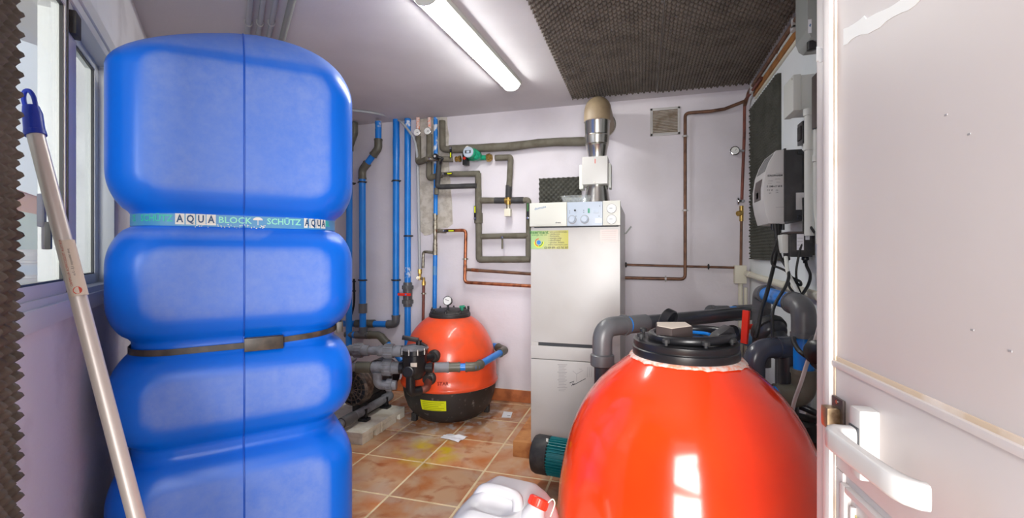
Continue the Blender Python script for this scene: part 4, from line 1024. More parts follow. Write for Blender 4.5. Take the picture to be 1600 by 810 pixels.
cl = thing('wall_thermometer', 'round white thermometer on the left insulated riser near the ceiling', 'thermometer', B(652.5, 208, .09))
def thermo(root, px, py):
    q = B(px, py, .075); part('case', MB().lathe([(.030, 0), (.034, .004), (.034, .016), (.031, .018), (.031, .014), (0, .014)], q, -Y1, 26), 'steel', root); part('dial', MB().disc(q-Y1*.0155, -Y1, .031, .001, 24), 'gauge_face', root)
    part('needle', MB().box((q.x-.002, q.y-.018, q.z-.004), (q.x+.014, q.y-.0168, q.z+.001)), 'ink', root)
thermo(cl, 652.5, 207.5); cl2 = thing('wall_thermometer', 'round white thermometer on the second insulated riser near the ceiling', 'thermometer', B(669, 206, .09)); thermo(cl2, 669, 205.5)
def insulated(root, pts, r, m='insul', off=.06, fil=.02, name='insulation'):
    P = fillet([B(*(p if len(p) == 3 else (*p, off))) for p in pts], fil, 4)
    Q = [P[0]]
    for a, b in zip(P[:-1], P[1:]):
        k = max(1, int((b-a).length/.05)); Q += [a+(b-a)*(i/k) for i in range(1, k+1)]
    return part(name, MB().tube(Q, r, 14, wob=.10), m, root)
i1 = thing('heating_pipe', 'insulated riser pipe under the left thermometer that turns right to the green pump', 'pipe', B(653.5, 258, .06))
part('bare_stub', MB().tube([B(653, 184, .05), B(653, 214, .05)], .018, 12), 'chalk', i1); insulated(i1, [(653.5, 213, .06), (653.5, 254, .07), (668, 249, .118)], .027)
insulated(i1, [(668, 249, .118), (686, 248, .118)], .022, 'galv', name='valve_body'); insulated(i1, [(686, 248.5, .118), (700, 249, .08), (708, 249, .06)], .026)
part('coupling', MB().lathe([(.018, -.03), (.024, -.025), (.026, -.012), (.02, -.01), (.02, .004), (.028, .006), (.028, .024), (.02, .026)], B(716, 248.5, .06), X1, 8), 'brass', i1)
lever(i1, B(672, 248.5, .15), X1, .05, 'galv', None); lever(i1, B(704.5, 232, .115), -Z1, .085, 'black', 'yellow')
i2 = thing('heating_pipe', 'insulated riser pipe under the right thermometer, stepping down to the boiler', 'pipe', B(671, 280, .06))
part('bare_stub', MB().tube([B(671, 184, .05), B(671, 212, .05)], .018, 12), 'chalk', i2); insulated(i2, [(671, 210), (670.5, 279), (690, 273)], .028); 
part('valve_body', MB().tube([B(690, 273, .06), B(704, 272.5, .06)], .021, 12), 'galv', i2); insulated(i2, [(703, 272.5), (749, 271.5)], .026, 'batten' if 0 else 'insul'); insulated(i2, [(747, 271), (748.5, 406), (828, 405.5)], .0285)
lever(i2, B(693, 272, .10), X1, .085, 'black', 'yellow'); part('sleeve', MB().tube([B(747.6, 333, .06), B(747.6, 349, .06)], .037, 16), 'insul', i2); lever(i2, B(742.5, 341.5, .105), Z1, .11, 'black', 'yellow')
i3 = thing('heating_pipe', 'thick insulated pipe running across the back wall to behind the steel flue', 'pipe', B(800, 228, .06))
insulated(i3, [(691, 189), (691.5, 233), (706, 234)], .029, fil=.03); insulated(i3, [(702, 233.5), (760, 231), (800, 229), (840, 224), (870, 222), (925, 221)], .036)
i4 = thing('heating_pipe', 'insulated pipe dropping right of the green pump to a brass tee', 'pipe', B(795, 313, .06))
insulated(i4, [(774, 247), (798, 246), (795.5, 292)], .026); part('tape_wrap', MB().tube([B(795, 290, .06), B(794.5, 309, .06)], .0275, 14), 'insul_black', i4)
part('brass_tee', MB().tube([B(794.5, 307, .06), B(794, 320, .06)], .024, 12).tube([B(788, 313.5, .06), B(800, 313.5, .06)], .024, 12), 'brass', i4)
insulated(i4, [(751, 313.5), (774, 313.5)], .027); part('tape_wrap', MB().tube([B(773, 313.5, .06), B(789, 313.5, .06)], .0275, 14), 'insul_black', i4); part('tape_wrap', MB().tube([B(799, 313.3, .06), B(818, 313, .06)], .0275, 14), 'insul_black', i4)
insulated(i4, [(817, 313), (826, 312.5), (825.5, 405)], .0235); lever(i4, B(825, 341, .10), Z1, .13, 'black', 'ink_green')
q = B(794, 333, .075); ac = part('air_vent', MB().box((q.x-.028, q.y-.03, q.z-.03), (q.x+.028, q.y+.02, q.z+.036), .005), 'cream', i4, 'square cream actuator box'); part('nut', MB().tube([B(794, 320, .06), B(794, 327, .06)], .018, 8), 'galv', ac)
i5 = thing('heating_pipe', 'short level insulated pipe with a drain lever between riser and boiler', 'pipe', B(787, 372, .06))
insulated(i5, [(751, 370), (783, 369), (826, 368.5)], .025); lever(i5, B(785, 371, .10), -Z1, .10, 'insul', None, .008)
i6 = thing('black_pipe', 'black insulated pipe with a round knob that bends right to the riser', 'pipe', B(682, 292, .10))
insulated(i6, [(684.5, 249, .10), (686, 258, .11), (682, 292, .10), (682, 288, .10)], .024, 'insul_black') if 0 else insulated(i6, [(686, 252, .105), (683, 292.5, .105), (744, 290.5, .10)], .023, 'insul_black', fil=.03)
q = B(681, 245, .165); part('valve_knob', MB().lathe([(.024, -.02), (.026, 0), (.026, .012), (.012, .013), (.012, .020), (0, .021)], q, -Y1, 20), 'black', i6); part('knob_cap', MB().disc(q-Y1*.0205, -Y1, .011, .002, 14), 'white_plastic', i6)
part('lever', MB().tube([q+Z1*.004, B(692, 248, .155), B(688, 256, .112)], .012, 10), 'black', i6); part('end_stub', MB().tube([B(682, 294, .10), B(682, 304, .10)], .021, 12), 'insul', i6)
# green circulation pump
gp = thing('circulation_pump', 'green circulation pump with a grey dial face on the back wall', 'pump', B(741, 256, .08))
q = B(741, 243, .07)
part('volute', MB().tube([B(726, 248, .06), B(761, 246.5, .06)], .022, 14).lathe([(.05, 0), (.055, .01), (.055, .05), (.048, .06)], q, -Y1, 26), 'green_pump', gp)
part('motor', MB().lathe([(.046, .055), (.046, .10), (.042, .108)], q, -Y1, 26), 'green_pump', gp); 
part('motor_end', MB().lathe([(.0, .0), (.03, .0), (.043, .015), (.043, .06), (.03, .075)], q+X1*.035+Y1*.0-Z1*.012, -Y1, 22), 'green_pump', gp)
fp_ = part('dial_face', MB().lathe([(.047, .104), (.047, .116), (.042, .12), (0, .12)], q-X1*.012+Z1*.006, -Y1, 26), 'panel_blue', gp)
q2 = q-X1*.012+Z1*.006; part('display', MB().box((q2.x-.028, q2.y-.1215, q2.z-.012), (q2.x+.026, q2.y-.1195, q2.z+.014)), 'ink', fp_); part('display_window', MB().box((q2.x-.012, q2.y-.1225, q2.z-.008), (q2.x+.014, q2.y-.121, q2.z+.010)), 'panel_blue', fp_)
tb = B(728, 247, .10); bx = part('terminal_box', MB().box((tb.x-.022, tb.y-.03, tb.z-.065), (tb.x+.02, tb.y+.04, tb.z+.05), .006), 'black', gp); part('speed_knob', MB().disc(B(726, 247.5, .131), -Y1, .013, .006, 14), 'red_plastic', bx)
part('cable', MB().tube(smooth_path([B(726, 238, .10), B(727.5, 231, .11), B(731, 229, .11), B(735, 234, .10)]), .005, 8), 'cream', gp)
part('union_nut', MB().lathe([(.02, -.02), (.034, -.018), (.036, .012), (.026, .014), (.026, .028), (.02, .03)], B(764, 246.5, .06), X1, 8), 'brass', gp)
# grey conduit, tap set and brown copper drop
gc = thing('grey_conduit', 'thin grey vertical conduit beside the mortar strip ending in a tap', 'conduit', B(656, 430, .05))
part('tube', MB().tube([B(652.5, 259, .05), B(656, 423, .05)], .0145, 12), 'conduit', gc); part('brass_union', MB().tube([B(656, 421, .05), B(656, 428, .05)], .02, 8).tube([B(656, 428, .05), B(656, 438, .05)], .014, 10), 'brass', gc)
part('tap', MB().tube([B(653, 434.5, .05), B(663, 436, .05)], .013, 10).tube([B(653.5, 434.5, .05), B(653, 434.5, .09)], .016, 12), 'galv', gc)
part('brass_union', MB().tube([B(662, 434, .05), B(662, 440, .05)], .013, 10).tube([B(662, 440, .05), B(662, 446, .05)], .019, 8), 'brass', gc)
cd_ = thing('copper_pipe', 'red-brown pipe dropping from the tap to behind the small filter', 'pipe', B(662, 500, .05)); part('tube', MB().tube([B(662, 444, .05), B(661, 505, .05)], .0135, 12), 'copper_red', cd_); clampp(cd_, B(662, 459, .05), Z1, .0135, 'galv')
gs = thing('iron_pipe', 'short corroded elbow pipe branching left from the thin blue riser', 'pipe', B(661, 418, .05)); part('tube', MB().tube(fillet([B(679, 395, .045), B(661.5, 393.5, .05), B(661, 419, .05)], .025, 6), .0135, 12), 'galv', gs)
c1 = thing('copper_pipe', 'copper pipe from a yellow-lever valve down and right to the boiler', 'pipe', B(727, 443, .05))
part('tube', MB().tube(fillet([B(682, 361, .05), B(728, 360, .05), B(726, 441.5, .05), B(832, 447.5, .05)], .035, 6), .0145, 12), 'copper', c1); part('valve', MB().tube([B(684, 361, .05), B(697, 361.5, .05)], .019, 8), 'galv', c1); lever(c1, B(694, 361, .08), X1, .10, 'black', 'yellow'); clampp(c1, B(727.3, 405, .05), Z1, .0145, 'galv')
part('solder_joint', MB().tube([B(726.7, 415, .05), B(726.6, 427, .05)], .0165, 12), 'copper', c1); part('branch', MB().tube([B(727, 421.5, .05), B(832, 428.5, .05)], .0135, 12), 'copper_dark', c1); part('solder_joint', MB().tube([B(737, 422, .05), B(748, 423, .05)], .0155, 12), 'copper', c1)
# copper lines right of the boiler
c2 = thing('copper_pipe', 'copper loop from behind the boiler up past the vent grille to the right corner', 'pipe', B(1070, 436, .058))
part('tube', MB().tube(fillet([B(960, 434, .058), B(1070.5, 436.5, .058), B(1070.5, 177, .058), B(1110, 174, .058), B(1132, 170.5, .058), B(1164, 158, .058)], .035, 6), .0125, 12), 'copper_dark', c2)
for q in ((1070.5, 213), (1070.5, 329)): clampp(c2, B(*q, .058), Z1, .013, 'white_plastic')
clampp(c2, B(1040, 435.8, .058), X1, .013, 'white_plastic')
c3 = thing('copper_pipe', 'thin dark level pipe from the boiler to the cream junction box', 'pipe', B(1060, 416, .035)); part('tube', MB().tube([B(960, 413.5, .035), B(1147, 418.5, .035)], .009, 10), 'copper_dark', c3); clampp(c3, B(1107, 417, .035), X1, .011, 'black_matte'); clampp(c3, B(978, 414, .035), X1, .011, 'black_matte')
c4 = thing('copper_pipe', 'dark copper drop pipe in the right corner with a gauge and brass tap', 'pipe', B(1158, 420, .03))
part('tube', MB().tube(fillet([R(1190, 122, .03), B(1163.5, 158, .03), B(1163, 210, .03), B(1159, 312, .03)], .03, 5), .011, 12), 'copper_red', c4); part('tube', MB().tube([B(1158.5, 340, .03), B(1157.5, 418, .03)], .010, 12), 'copper_dark', c4)
q = B(1148, 236, .05); part('gauge', MB().lathe([(.030, -.014), (.034, -.01), (.034, .01), (.030, .012)], q, -Y1, 26), 'chrome', c4); part('dial', MB().disc(q-Y1*.0118, -Y1, .0275, .001, 24), 'gauge_face', c4); part('needle', MB().tube([q-Y1*.0125, q-Y1*.0125+X1*.014+Z1*.014], .0015, 5), 'ink', c4)
part('gauge_stem', MB().tube([B(1154, 236, .045), B(1162, 236, .035)], .010, 10), 'chrome', c4)
q = B(1154, 314.5, .045); part('tap_handle', MB().lathe([(.026, 0), (.028, .004), (.028, .012), (.012, .014), (.01, .03)], q-X1*.01, X1, 12).tube([B(1154, 314.5, .045), B(1163, 314.5, .03)], .010, 10), 'chrome', c4)
part('brass_valve', MB().tube([B(1158.5, 322, .03), B(1158.3, 346, .03)], .015, 10).tube([B(1158, 333, .03), B(1153, 334, .05)], .020, 12), 'brass', c4)
# vent grille
v0, v1 = B(1016, 213, .012), B(1063, 166, .012)
vg = thing('vent_grille', 'dirty white square vent grille high on the back wall', 'vent', ((v0.x+v1.x)/2, YB, v0.z))
fmb = MB()
for a, b, c, d in ((v0.x, v0.z, v1.x, v0.z+.02), (v0.x, v1.z-.02, v1.x, v1.z), (v0.x, v0.z, v0.x+.02, v1.z), (v1.x-.02, v0.z, v1.x, v1.z)): fmb.box((a, YB-.014, b), (c, YB-.0005, d), .003)
part('frame', fmb, 'white_plastic', vg); part('backing', MB().box((v0.x+.01, YB-.002, v0.z+.01), (v1.x-.01, YB-.0005, v1.z-.01)), mat('vent_backing', (120, 104, 88), .9), vg)  # backing browner and darker than the slats, so the gaps show
ns = 15; hh = (v1.z-v0.z-.04)/ns
for k in range(ns):
    z = v0.z+.02+hh*k; part('slat', MB().prism([(v0.x+.018, YB-.012, z), (v0.x+.018, YB-.004, z+hh*.6), (v0.x+.018, YB-.0025, z+hh*.5), (v0.x+.018, YB-.010, z-.001)], (v1.x-v0.x-.036, 0, 0)), 'vent', vg)
# dark cable beside the tank, ceiling cable
bcb = thing('black_cable', 'thin dark cable with two clips on the wall just right of the blue tank', 'cable', B(553, 500, .03))
part('tube', MB().tube(smooth_path([B(553, 436, .03), B(553.5, 470, .03), B(551, 486, .03), B(546, 500, .03)]), .010, 8), 'rubber', bcb)
for py in (440, 455): clampp(bcb, B(553, py, .03), Z1, .011)
cb = thing('grey_cable', 'thin grey cable drooping from the ceiling behind the tank to the risers', 'cable', B(640, 205, .05))
part('tube', MB().tube(smooth_path([atZ(530, 170, ZC-.012), atZ(560, 173.5, ZC-.012), atZ(590, 178, ZC-.012), B(615, 185.5, .02), B(627, 191, .107), B(645, 214, .110), B(651, 236, .105), B(652.5, 262, .05)]), .011, 10), 'conduit', cb)

# ================================================================ BIG SAND FILTER
bc = D(1070, 500, 1.55); bc.z = 0
bf = thing('sand_filter', 'large glossy orange sand filter in the right foreground', 'sand filter', bc)
prof = [(.434, .33), (.444, .334), (.449, .350), (.444, .366), (.436, .372), (.434, .42), (.430, .47), (.424, .515), (.416, .56), (.405, .61), (.393, .655), (.375, .705), (.352, .755), (.325, .80), (.290, .845), (.250, .885), (.215, .915), (.190, .935), (.178, .945), (.174, .95)]
part('tank_shell', MB().lathe(prof, bc, n=128), 'orange', bf, 'glossy orange tank shell', sharp=60)
part('base_shell', MB().lathe([(.24, .002), (.29, .015), (.36, .07), (.40, .13), (.425, .22), (.433, .33)], bc, n=96), 'base_black', bf, 'black base bowl', sharp=60)
crust = MB(); vs = []; n_ = 96
for i in range(n_):
    th = 2*PI*i/n_; w_ = .004+.009*abs(noise.noise(Vector((math.cos(th)*9, math.sin(th)*9, 1))))+.010*max(0, math.cos(th+.3))**3
    for r_, z_ in ((.172, .953), (.178+w_*.3, .950), (.178+w_, .946-w_*.50)): vs.append(bc+Vector((r_*math.cos(th), r_*math.sin(th), z_+.0012)))
crust.add(vs, sum([[[3*i, 3*((i+1) % n_), 3*((i+1) % n_)+1, 3*i+1], [3*i+1, 3*((i+1) % n_)+1, 3*((i+1) % n_)+2, 3*i+2]] for i in range(n_)], []))
part('salt_crust', crust, 'chalk', bf, 'white salt crust around the lid flange')
lid = part('lid', MB().lathe([(.170, .944), (.173, .950), (.173, .978), (.168, .981), (.168, .985), (.170, .988), (.170, 1.003), (.162, 1.006), (.145, 1.006), (.132, 1.003), (.12, 1.005), (.05, 1.010), (0, 1.011)], bc, n=72), 'black', bf, 'black flanged lid')
first = None
for k in range(8):
    th = 2*PI*k/8+.33; v = Vector((.152*math.cos(th), .152*math.sin(th), 0))
    if not first: first = part('bolt', MB().lathe([(.006, 1.004), (.006, 1.014), (.0125, 1.0145), (.0125, 1.025), (.008, 1.028), (0, 1.029)], bc+v, n=12), 'black_matte', lid); v0 = v
    else: copy_part(first, lid, v-v0)
ro = Vector((bc.x, bc.y, 1.006))+RT*.02
ring = [ro+RT*(.128*math.cos(t))+FW*(.120*math.sin(t))+Z1*(.014+.006*math.cos(t)) for t in [2*PI*k/48 for k in range(49)]]
part('clamp_ring', MB().tube(ring, .0145, 14), 'black', bf, 'glossy black clamp ring')
wdg = D(1133, 545, 1.47)
c = Vector((bc.x, bc.y, -.03))+RT*.105-FW*.02
poly = [c+RT*(-.045)+Z1*1.028, c+RT*(-.02)+Z1*1.062, c+RT*.02+Z1*1.088, c+RT*.03+Z1*1.086, c+RT*.045+Z1*1.03, c+RT*.042+Z1*1.012, c+RT*(-.03)+Z1*1.012]
part('clamp_hook', MB().prism([p-FW*.05 for p in poly], FW*.055, .006), 'black', bf)
c = Vector((bc.x, bc.y, -.042))+RT*-.056-FW*.04
poly = [c+RT*-.055+Z1*1.098, c+RT*-.015-FW*.035+Z1*1.094, c+RT*.062-FW*.015+Z1*1.100, c+RT*.062+FW*.045+Z1*1.105, c+RT*-.04+FW*.05+Z1*1.104]
kb = part('air_release_knob', MB().prism(poly, -Z1*.058, .004), 'bronze_dark', bf, 'dark square air release knob with pale top')
top = [p+Z1*.0012 for p in poly]; cc = sum(top, Vector())/5
part('pale_top', MB().prism([cc+(p-cc)*.93 for p in top], -Z1*.001), 'sticker_grey', kb)  # paler sheet laid over the top of the dark knob
part('knob_stem', MB().tube([Vector((cc.x, cc.y, .995)), Vector((cc.x, cc.y, 1.02))], .03, 16), 'black', kb)
gq = Vector((bc.x, bc.y, 1.062))-RT*.035+FW*.075; gd = (FW*.55-RT*.5+Z1*.25).normalized()
g_ = part('pressure_gauge', MB().lathe([(0, -.012), (.036, -.012), (.040, -.008), (.040, .016), (.036, .020), (.034, .012), (0, .012)], gq, -gd, 30).tube([gq-Z1*.055, gq-Z1*.02], .010, 10), 'black', bf, 'black pressure gauge seen from the side')
hs_ = bc+Z1*1.015+FW*.06+RT*.05
part('hose_coil', MB().tube(smooth_path([hs_-RT*.05, hs_+FW*.02, hs_+RT*.04, hs_+RT*.05-FW*.03]), .006, 8), 'pvc_blue', bf, 'short blue hose piece on the lid')

# ================================================================ TEAL PUMP BEHIND THE BIG FILTER
pc = D(858, 712, 2.5); ax_ = (X1*.97-Y1*.1).normalized()
tp = thing('pool_pump', 'teal finned pump motor with black end cap between boiler and big filter', 'pump', Vector((pc.x+.1, pc.y, 0)))
e0 = pc-ax_*.085
part('fan_cover', MB().lathe([(0, -.004), (.08, -.004), (.096, .004), (.103, .02), (.103, .088), (.098, .092)], e0, ax_, 40), 'black_matte', tp, 'black fan end cap')
part('cap_mark', MB().box((-.006, -.002, -.016), (.006, .002, .016), 0, Matrix.Translation(e0+ax_*.07-FW*.045+Z1*.093)), 'white_print', tp)
part('motor', MB().lathe([(.086, .085), (.086, .42), (.08, .43)], e0, ax_, 40), 'teal', tp, 'teal motor body')
v = ax_.orthogonal().normalized(); w2 = ax_.cross(v); first = None
for k in range(36):
    th = 2*PI*k/36; d = v*math.cos(th)+w2*math.sin(th); t_ = ax_.cross(d)
    part('cooling_fin', MB().prism([e0+ax_*.09+d*.084+t_*.002, e0+ax_*.09+d*.101+t_*.0015, e0+ax_*.09+d*.101-t_*.0015, e0+ax_*.09+d*.084-t_*.002], ax_*.30), 'teal', tp)
part('pump_housing', MB().lathe([(.095, .42), (.125, .435), (.125, .52), (.08, .56), (.07, .66), (.09, .67)], e0, ax_, 32), 'black', tp)
b_ = e0+ax_*.25; part('base_foot', MB().box((b_.x-.08, b_.y-.07, .001), (b_.x+.25, b_.y+.07, pc.z-.08), .008), 'black_matte', tp)

# ================================================================ JERRYCAN
jc = D(786, 790, 1.385); jx = (RT*.916-FW*.40); jy = (RT*.40+FW*.916); JT = .575
jc = Vector((jc.x, jc.y, 0))
def J(x, y, z): return jc+jx*x+jy*y+Z1*z
jk = thing('jerrycan', 'white plastic jerrycan with a red screw cap in front of the big filter', 'jerrycan', jc)
hw2, hd2 = .148, .138
def jsec(sx_, sy_, r_):
    P = []
    for cx, cy, a0, ex, ey in ((sx_-r_, sy_-r_, 0, -1, 0), (-sx_+r_, sy_-r_, 90, 0, -1), (-sx_+r_, -sy_+r_, 180, 1, 0), (sx_-r_, -sy_+r_, 270, 0, 1)):
        for k in range(9): th = math.radians(a0+90*k/8); P.append((cx+r_*math.cos(th), cy+r_*math.sin(th)))
        x0, y0 = P[-1]; ln_ = 2*((sx_-r_) if ex else (sy_-r_))
        for k in range(1, 12): P.append((x0+ex*ln_*k/12, y0+ey*ln_*k/12))
    return P
def jtop(x, y, z):
    """shoulder falling to the left, dip at the neck, and the hand trough beside the handle"""
    t = max(0, z-.32)/(JT-.32)
    z -= t*(.55*max(0, -x-.055)+.34*max(0, x-.065)+.10*max(0, -y-.05))
    if z > JT-.09:
        u = sm(1-abs(x+.002)/.085*1.0+.25)*sm(1.25-abs(y+.062)/.034); z -= .034*u
    return J(x, y, z)
rows = []
for z, o, r_ in ((0.001, .02, .04), (.01, .006, .045), (.03, 0, .05), (.13, 0, .05), (.135, .004, .05), (.16, .004, .05), (.165, 0, .05), (.34, 0, .05), (JT-.085, .0, .052), (JT-.055, .006, .055), (JT-.032, .018, .058), (JT-.016, .034, .058), (JT-.006, .052, .055)):
    rows.append([(x, y, z) for x, y in jsec(hw2-o, hd2-o, r_)])
base_ring = rows[-1]
for k in range(1, 15):
    q = 1-k/14*.97; rows.append([(x*q, y*q, JT-.006+.006*(1-q*q)) for x, y, z in base_ring])
mb = MB(); n_ = len(rows[0])
for r_ in rows: mb.v += [jtop(*p) for p in r_]
for i in range(len(rows)-1):
    for j in range(n_): mb.f.append([i*n_+j, i*n_+(j+1) % n_, (i+1)*n_+(j+1) % n_, (i+1)*n_+j])
mb.f.append(list(range(n_))[::-1]); mb.f.append([(len(rows)-1)*n_+j for j in range(n_)])
part('can_body', mb, 'can', jk, sharp=80)
hp_ = [J(-.085, -.005, JT-.035), J(-.060, -.010, JT-.006), J(-.02, -.014, JT+.003), J(.03, -.018, JT+.003), J(.058, -.026, JT-.004), J(.070, -.05, JT-.03), J(.072, -.07, JT-.05)]
part('handle', MB().tube(smooth_path(hp_, 6), .0165, 14), 'can', jk, 'moulded white carrying handle')
nk = J(.118, -.035, JT-.022); nd = (Z1*.82+jy*.50+jx*.22).normalized()
part('neck', MB().lathe([(.044, -.05), (.036, -.012), (.029, .004), (.025, .012), (.025, .02)], nk, nd, 28), 'can', jk)
cp_ = part('screw_cap', MB().lathe([(.027, .012), (.029, .015), (.0285, .036), (.025, .039), (0, .039)], nk, nd, 30), 'red_plastic', jk, 'red screw cap')
a = nd.orthogonal().normalized(); b = nd.cross(a); mb = MB()
for k in range(24):
    th = 2*PI*k/24; d = a*math.cos(th)+b*math.sin(th); mb.tube([nk+d*.0288+nd*.016, nk+d*.0284+nd*.035], .0012, 5)
part('grip_ribs', mb, 'red_plastic', cp_, kind='stuff')
part('cap_strap', MB().tube(smooth_path([nk+nd*.03+jx*.027, nk+nd*.040+jx*.036+jy*.004, nk+nd*.024+jx*.046+jy*.012, nk-nd*.012+jx*.046+jy*.016]), .0018, 6), 'cream', jk)

# ================================================================ RIGHT WALL EQUIPMENT
YN = 2.58
def AX(px, Y): return atY(px, 300, Y).x
def ZN(py, px=1225, Y=YN): return atY(px, py, Y).z
xi = AX(1226, YN); xw = AX(1253, YN)
prof = [(xi, ZN(233.5)), (AX(1213, YN), ZN(234.5)), (AX(1203, YN), ZN(251)), (AX(1196.5, YN), ZN(268)), (AX(1192.5, YN), ZN(292)), (AX(1192.5, YN), ZN(312)), (AX(1195.5, YN), ZN(330)), (AX(1201, YN), ZN(349)), (xi, ZN(350))]
WD = .235
hz = thing('pool_controller', 'white curved salt chlorinator box with black heatsink on the right wall', 'control box', (xw, YN+WD/2, prof[-1][1]))
part('front_cover', MB().prism([(x, YN, z) for x, z in prof], (0, WD, 0), .003), 'white_plastic', hz, 'white curved front cover')
part('heatsink', MB().box((xi+.0005, YN-.004, prof[-1][1]+.012), (xw, YN+WD+.004, prof[0][1]-.004), .003).box((xi-.004, YN-.006, prof[-1][1]+.010), (xi+.006, YN+WD+.006, prof[0][1]+.004), .002), 'heatsink', hz, 'black heatsink housing')
part('mounting_ear', MB().box((xw-.02, YN-.012, prof[0][1]-.03), (xw+.012, YN+.01, prof[0][1]-.012), .002), 'black', hz); part('mounting_ear', MB().box((xw-.02, YN-.012, prof[-1][1]+.02), (xw+.012, YN+.01, prof[-1][1]+.038), .002), 'black', hz)
part('wall_bracket', MB().box((xw, YN+.01, prof[-1][1]+.02), (XR-.001, YN+WD-.01, prof[0][1]-.02)), 'black_matte', hz)
def face_quad(t0, t1, i0, i1, y0, y1, m, nm):
    (xa, za), (xb_, zb2) = prof[i0], prof[i1]; pa = Vector((xa+(xb_-xa)*t0, 0, za+(zb2-za)*t0)); pb = Vector((xa+(xb_-xa)*t1, 0, za+(zb2-za)*t1))
    nn = Vector((-(pb-pa).z, 0, (pb-pa).x)).normalized(); nn = nn if nn.x < 0 else -nn
    q = [pa+Y1*(YN+y0), pb+Y1*(YN+y0), pb+Y1*(YN+y1), pa+Y1*(YN+y1)]
    return part(nm, MB().prism([p+nn*.0012 for p in q], -nn*.0022), m, hz)
face_quad(.15, .95, 1, 2, .03, .20, 'display', 'display_panel'); face_quad(.0, .85, 2, 3, .03, .20, 'display', 'display_panel'); 
face_quad(.35, 1.0, 3, 4, .05, .19, 'bronze_dark', 'display'); face_quad(.0, .9, 4, 5, .05, .19, 'bronze_dark', 'display'); face_quad(.2, .7, 4, 5, .10, .14, 'cream_grey', 'key_pad')
def htxt(s, px, py, size, m='ink', bold=0, sx=.8):
    q = atY(px, py, YN-.0005); part('print', text_mb(s, size, (q.x, YN-.0006, q.z), X1, Z1, bold=bold, sx=sx), m, hz)
htxt('IDROPHARM', 1211, 274.5, .013, 'ink', .03, .92); htxt('POWER', 1204, 283, .007, 'ink_grey'); htxt('230V 50Hz', 1215, 280, .007, 'ink_grey'); htxt('MODEL', 1203, 287, .007, 'ink_grey'); htxt('SERIAL', 1216, 285, .007, 'ink_grey')
htxt('E  UMH-17 60 B', 1210, 291.5, .013, 'ink', .03, .8); htxt('C E  W', 1203, 297.5, .011, 'ink', .02); htxt('IP54', 1214, 297.5, .008); htxt('1,5A', 1214, 301, .008); htxt('XX', 1203, 302, .010)
for py in (271, 324): q = atY(1219, py, YN); part('rib_mark', MB().box((q.x-.02, YN-.0008, q.z-.001), (q.x+.02, YN, q.z+.001)), 'ink_grey', hz)
# warning plate on the heatsink's near side
q0, q1 = atY(1244, 328, YN-.01), atY(1256, 301, YN-.01); part('white_tag', MB().box((q0.x, YN-.012, q0.z), (q1.x, YN-.0045, q1.z), .001), 'white_plastic', hz)
gl = []
for k, px in enumerate((1207, 1211, 1215, 1219, 1223)):
    q = atY(px, 352, YN+.03+.02*(k % 2)); part('cable_gland', MB().tube([Vector((q.x, q.y, prof[-1][1]+.004)), Vector((q.x, q.y, prof[-1][1]-.03))], .009, 10), 'black', hz)
# black power supply below
ya, yb_ = 2.44, 2.56; xa_, xb_ = AX(1235, ya), XR-.012
za_, zb3 = atY(1250, 402, ya).z, atY(1250, 362, ya).z
ps = thing('power_supply', 'black power supply box with two white labels below the chlorinator', 'box', (xb_, (ya+yb_)/2, za_))
part('case', MB().box((xa_, ya, za_), (xb_, yb_, zb3-.008), .006), 'black_matte', ps); part('case_lid', MB().box((xa_-.012, ya-.006, zb3-.009), (XR-.002, yb_+.006, zb3), .002), 'bronze_dark', ps)
part('wall_plate', MB().box((xb_, ya+.01, za_+.01), (XR-.0005, yb_-.01, zb3-.01)), 'black_matte', ps)
for x0, x1, y0, y1 in ((1245, 1256, 391, 366), (1258.5, 1265, 375, 365)):
    a0, a1 = atY(x0, y0, ya-.001), atY(x1, y1, ya-.001); l_ = part('white_label', MB().box((a0.x, ya-.001, a0.z), (a1.x, ya+.0005, a1.z)), 'paper', ps)
    for k in range(3): zz = a1.z-(a1.z-a0.z)*(.25+.22*k); part('print_line', MB().box((a0.x+.003, ya-.0014, zz-.0008), (a1.x-.005, ya-.001, zz+.0008)), 'ink_grey', l_)
for px in (1229, 1258): q = atY(px, 404, ya+.05); part('cable_gland', MB().lathe([(.010, 0), (.016, -.004), (.016, -.016), (.010, -.02), (.009, -.032)], Vector((q.x, q.y, za_+.002)), Z1, 12), 'black', ps)
s0 = atY(1221, 367, ya+.06); part('grey_side_box', MB().box((s0.x-.005, ya+.03, atY(1221, 396, ya).z), (xa_-.0005, yb_-.01, zb3-.012), .004), 'cream_grey', ps)
# black switch, junction box, grey device near the ceiling
y2 = 2.63; y1_ = 2.55; z0, z1 = atX(1252, 226, XR-.015).z, atX(1252, 192, XR-.015).z
sw = solid('wall_switch', MB().box((XR-.022, y1_, z0), (XR-.0005, y2, z1), .004), 'black', 'small black switch plate on the right wall above the chlorinator', 'switch')
part('rocker', MB().box((XR-.027, y1_+.015, z0+.02), (XR-.0215, y2-.015, z1-.02), .003), 'black_matte', sw)
ja, jb = 2.45, 2.60; jx0 = AX(1239, ja); z0, z1 = atY(1252, 171, ja).z, atY(1252, 117, ja).z
jb_ = thing('junction_box', 'grey-white square junction box high on the right wall beside the door', 'junction box', (XR, (ja+jb)/2, z0))
part('box_base', MB().box((jx0+.035, ja, z0), (XR-.0005, jb, z1), .004), 'cream_grey', jb_); lidj = part('cover', MB().box((jx0, ja-.004, z0-.004), (jx0+.034, jb+.004, z1+.004), .006), 'cream_grey', jb_)
part('cover_screw', MB().disc((jx0+.001, ja+.012, z1-.012), -X1, .005, .002, 8), 'galv', lidj)
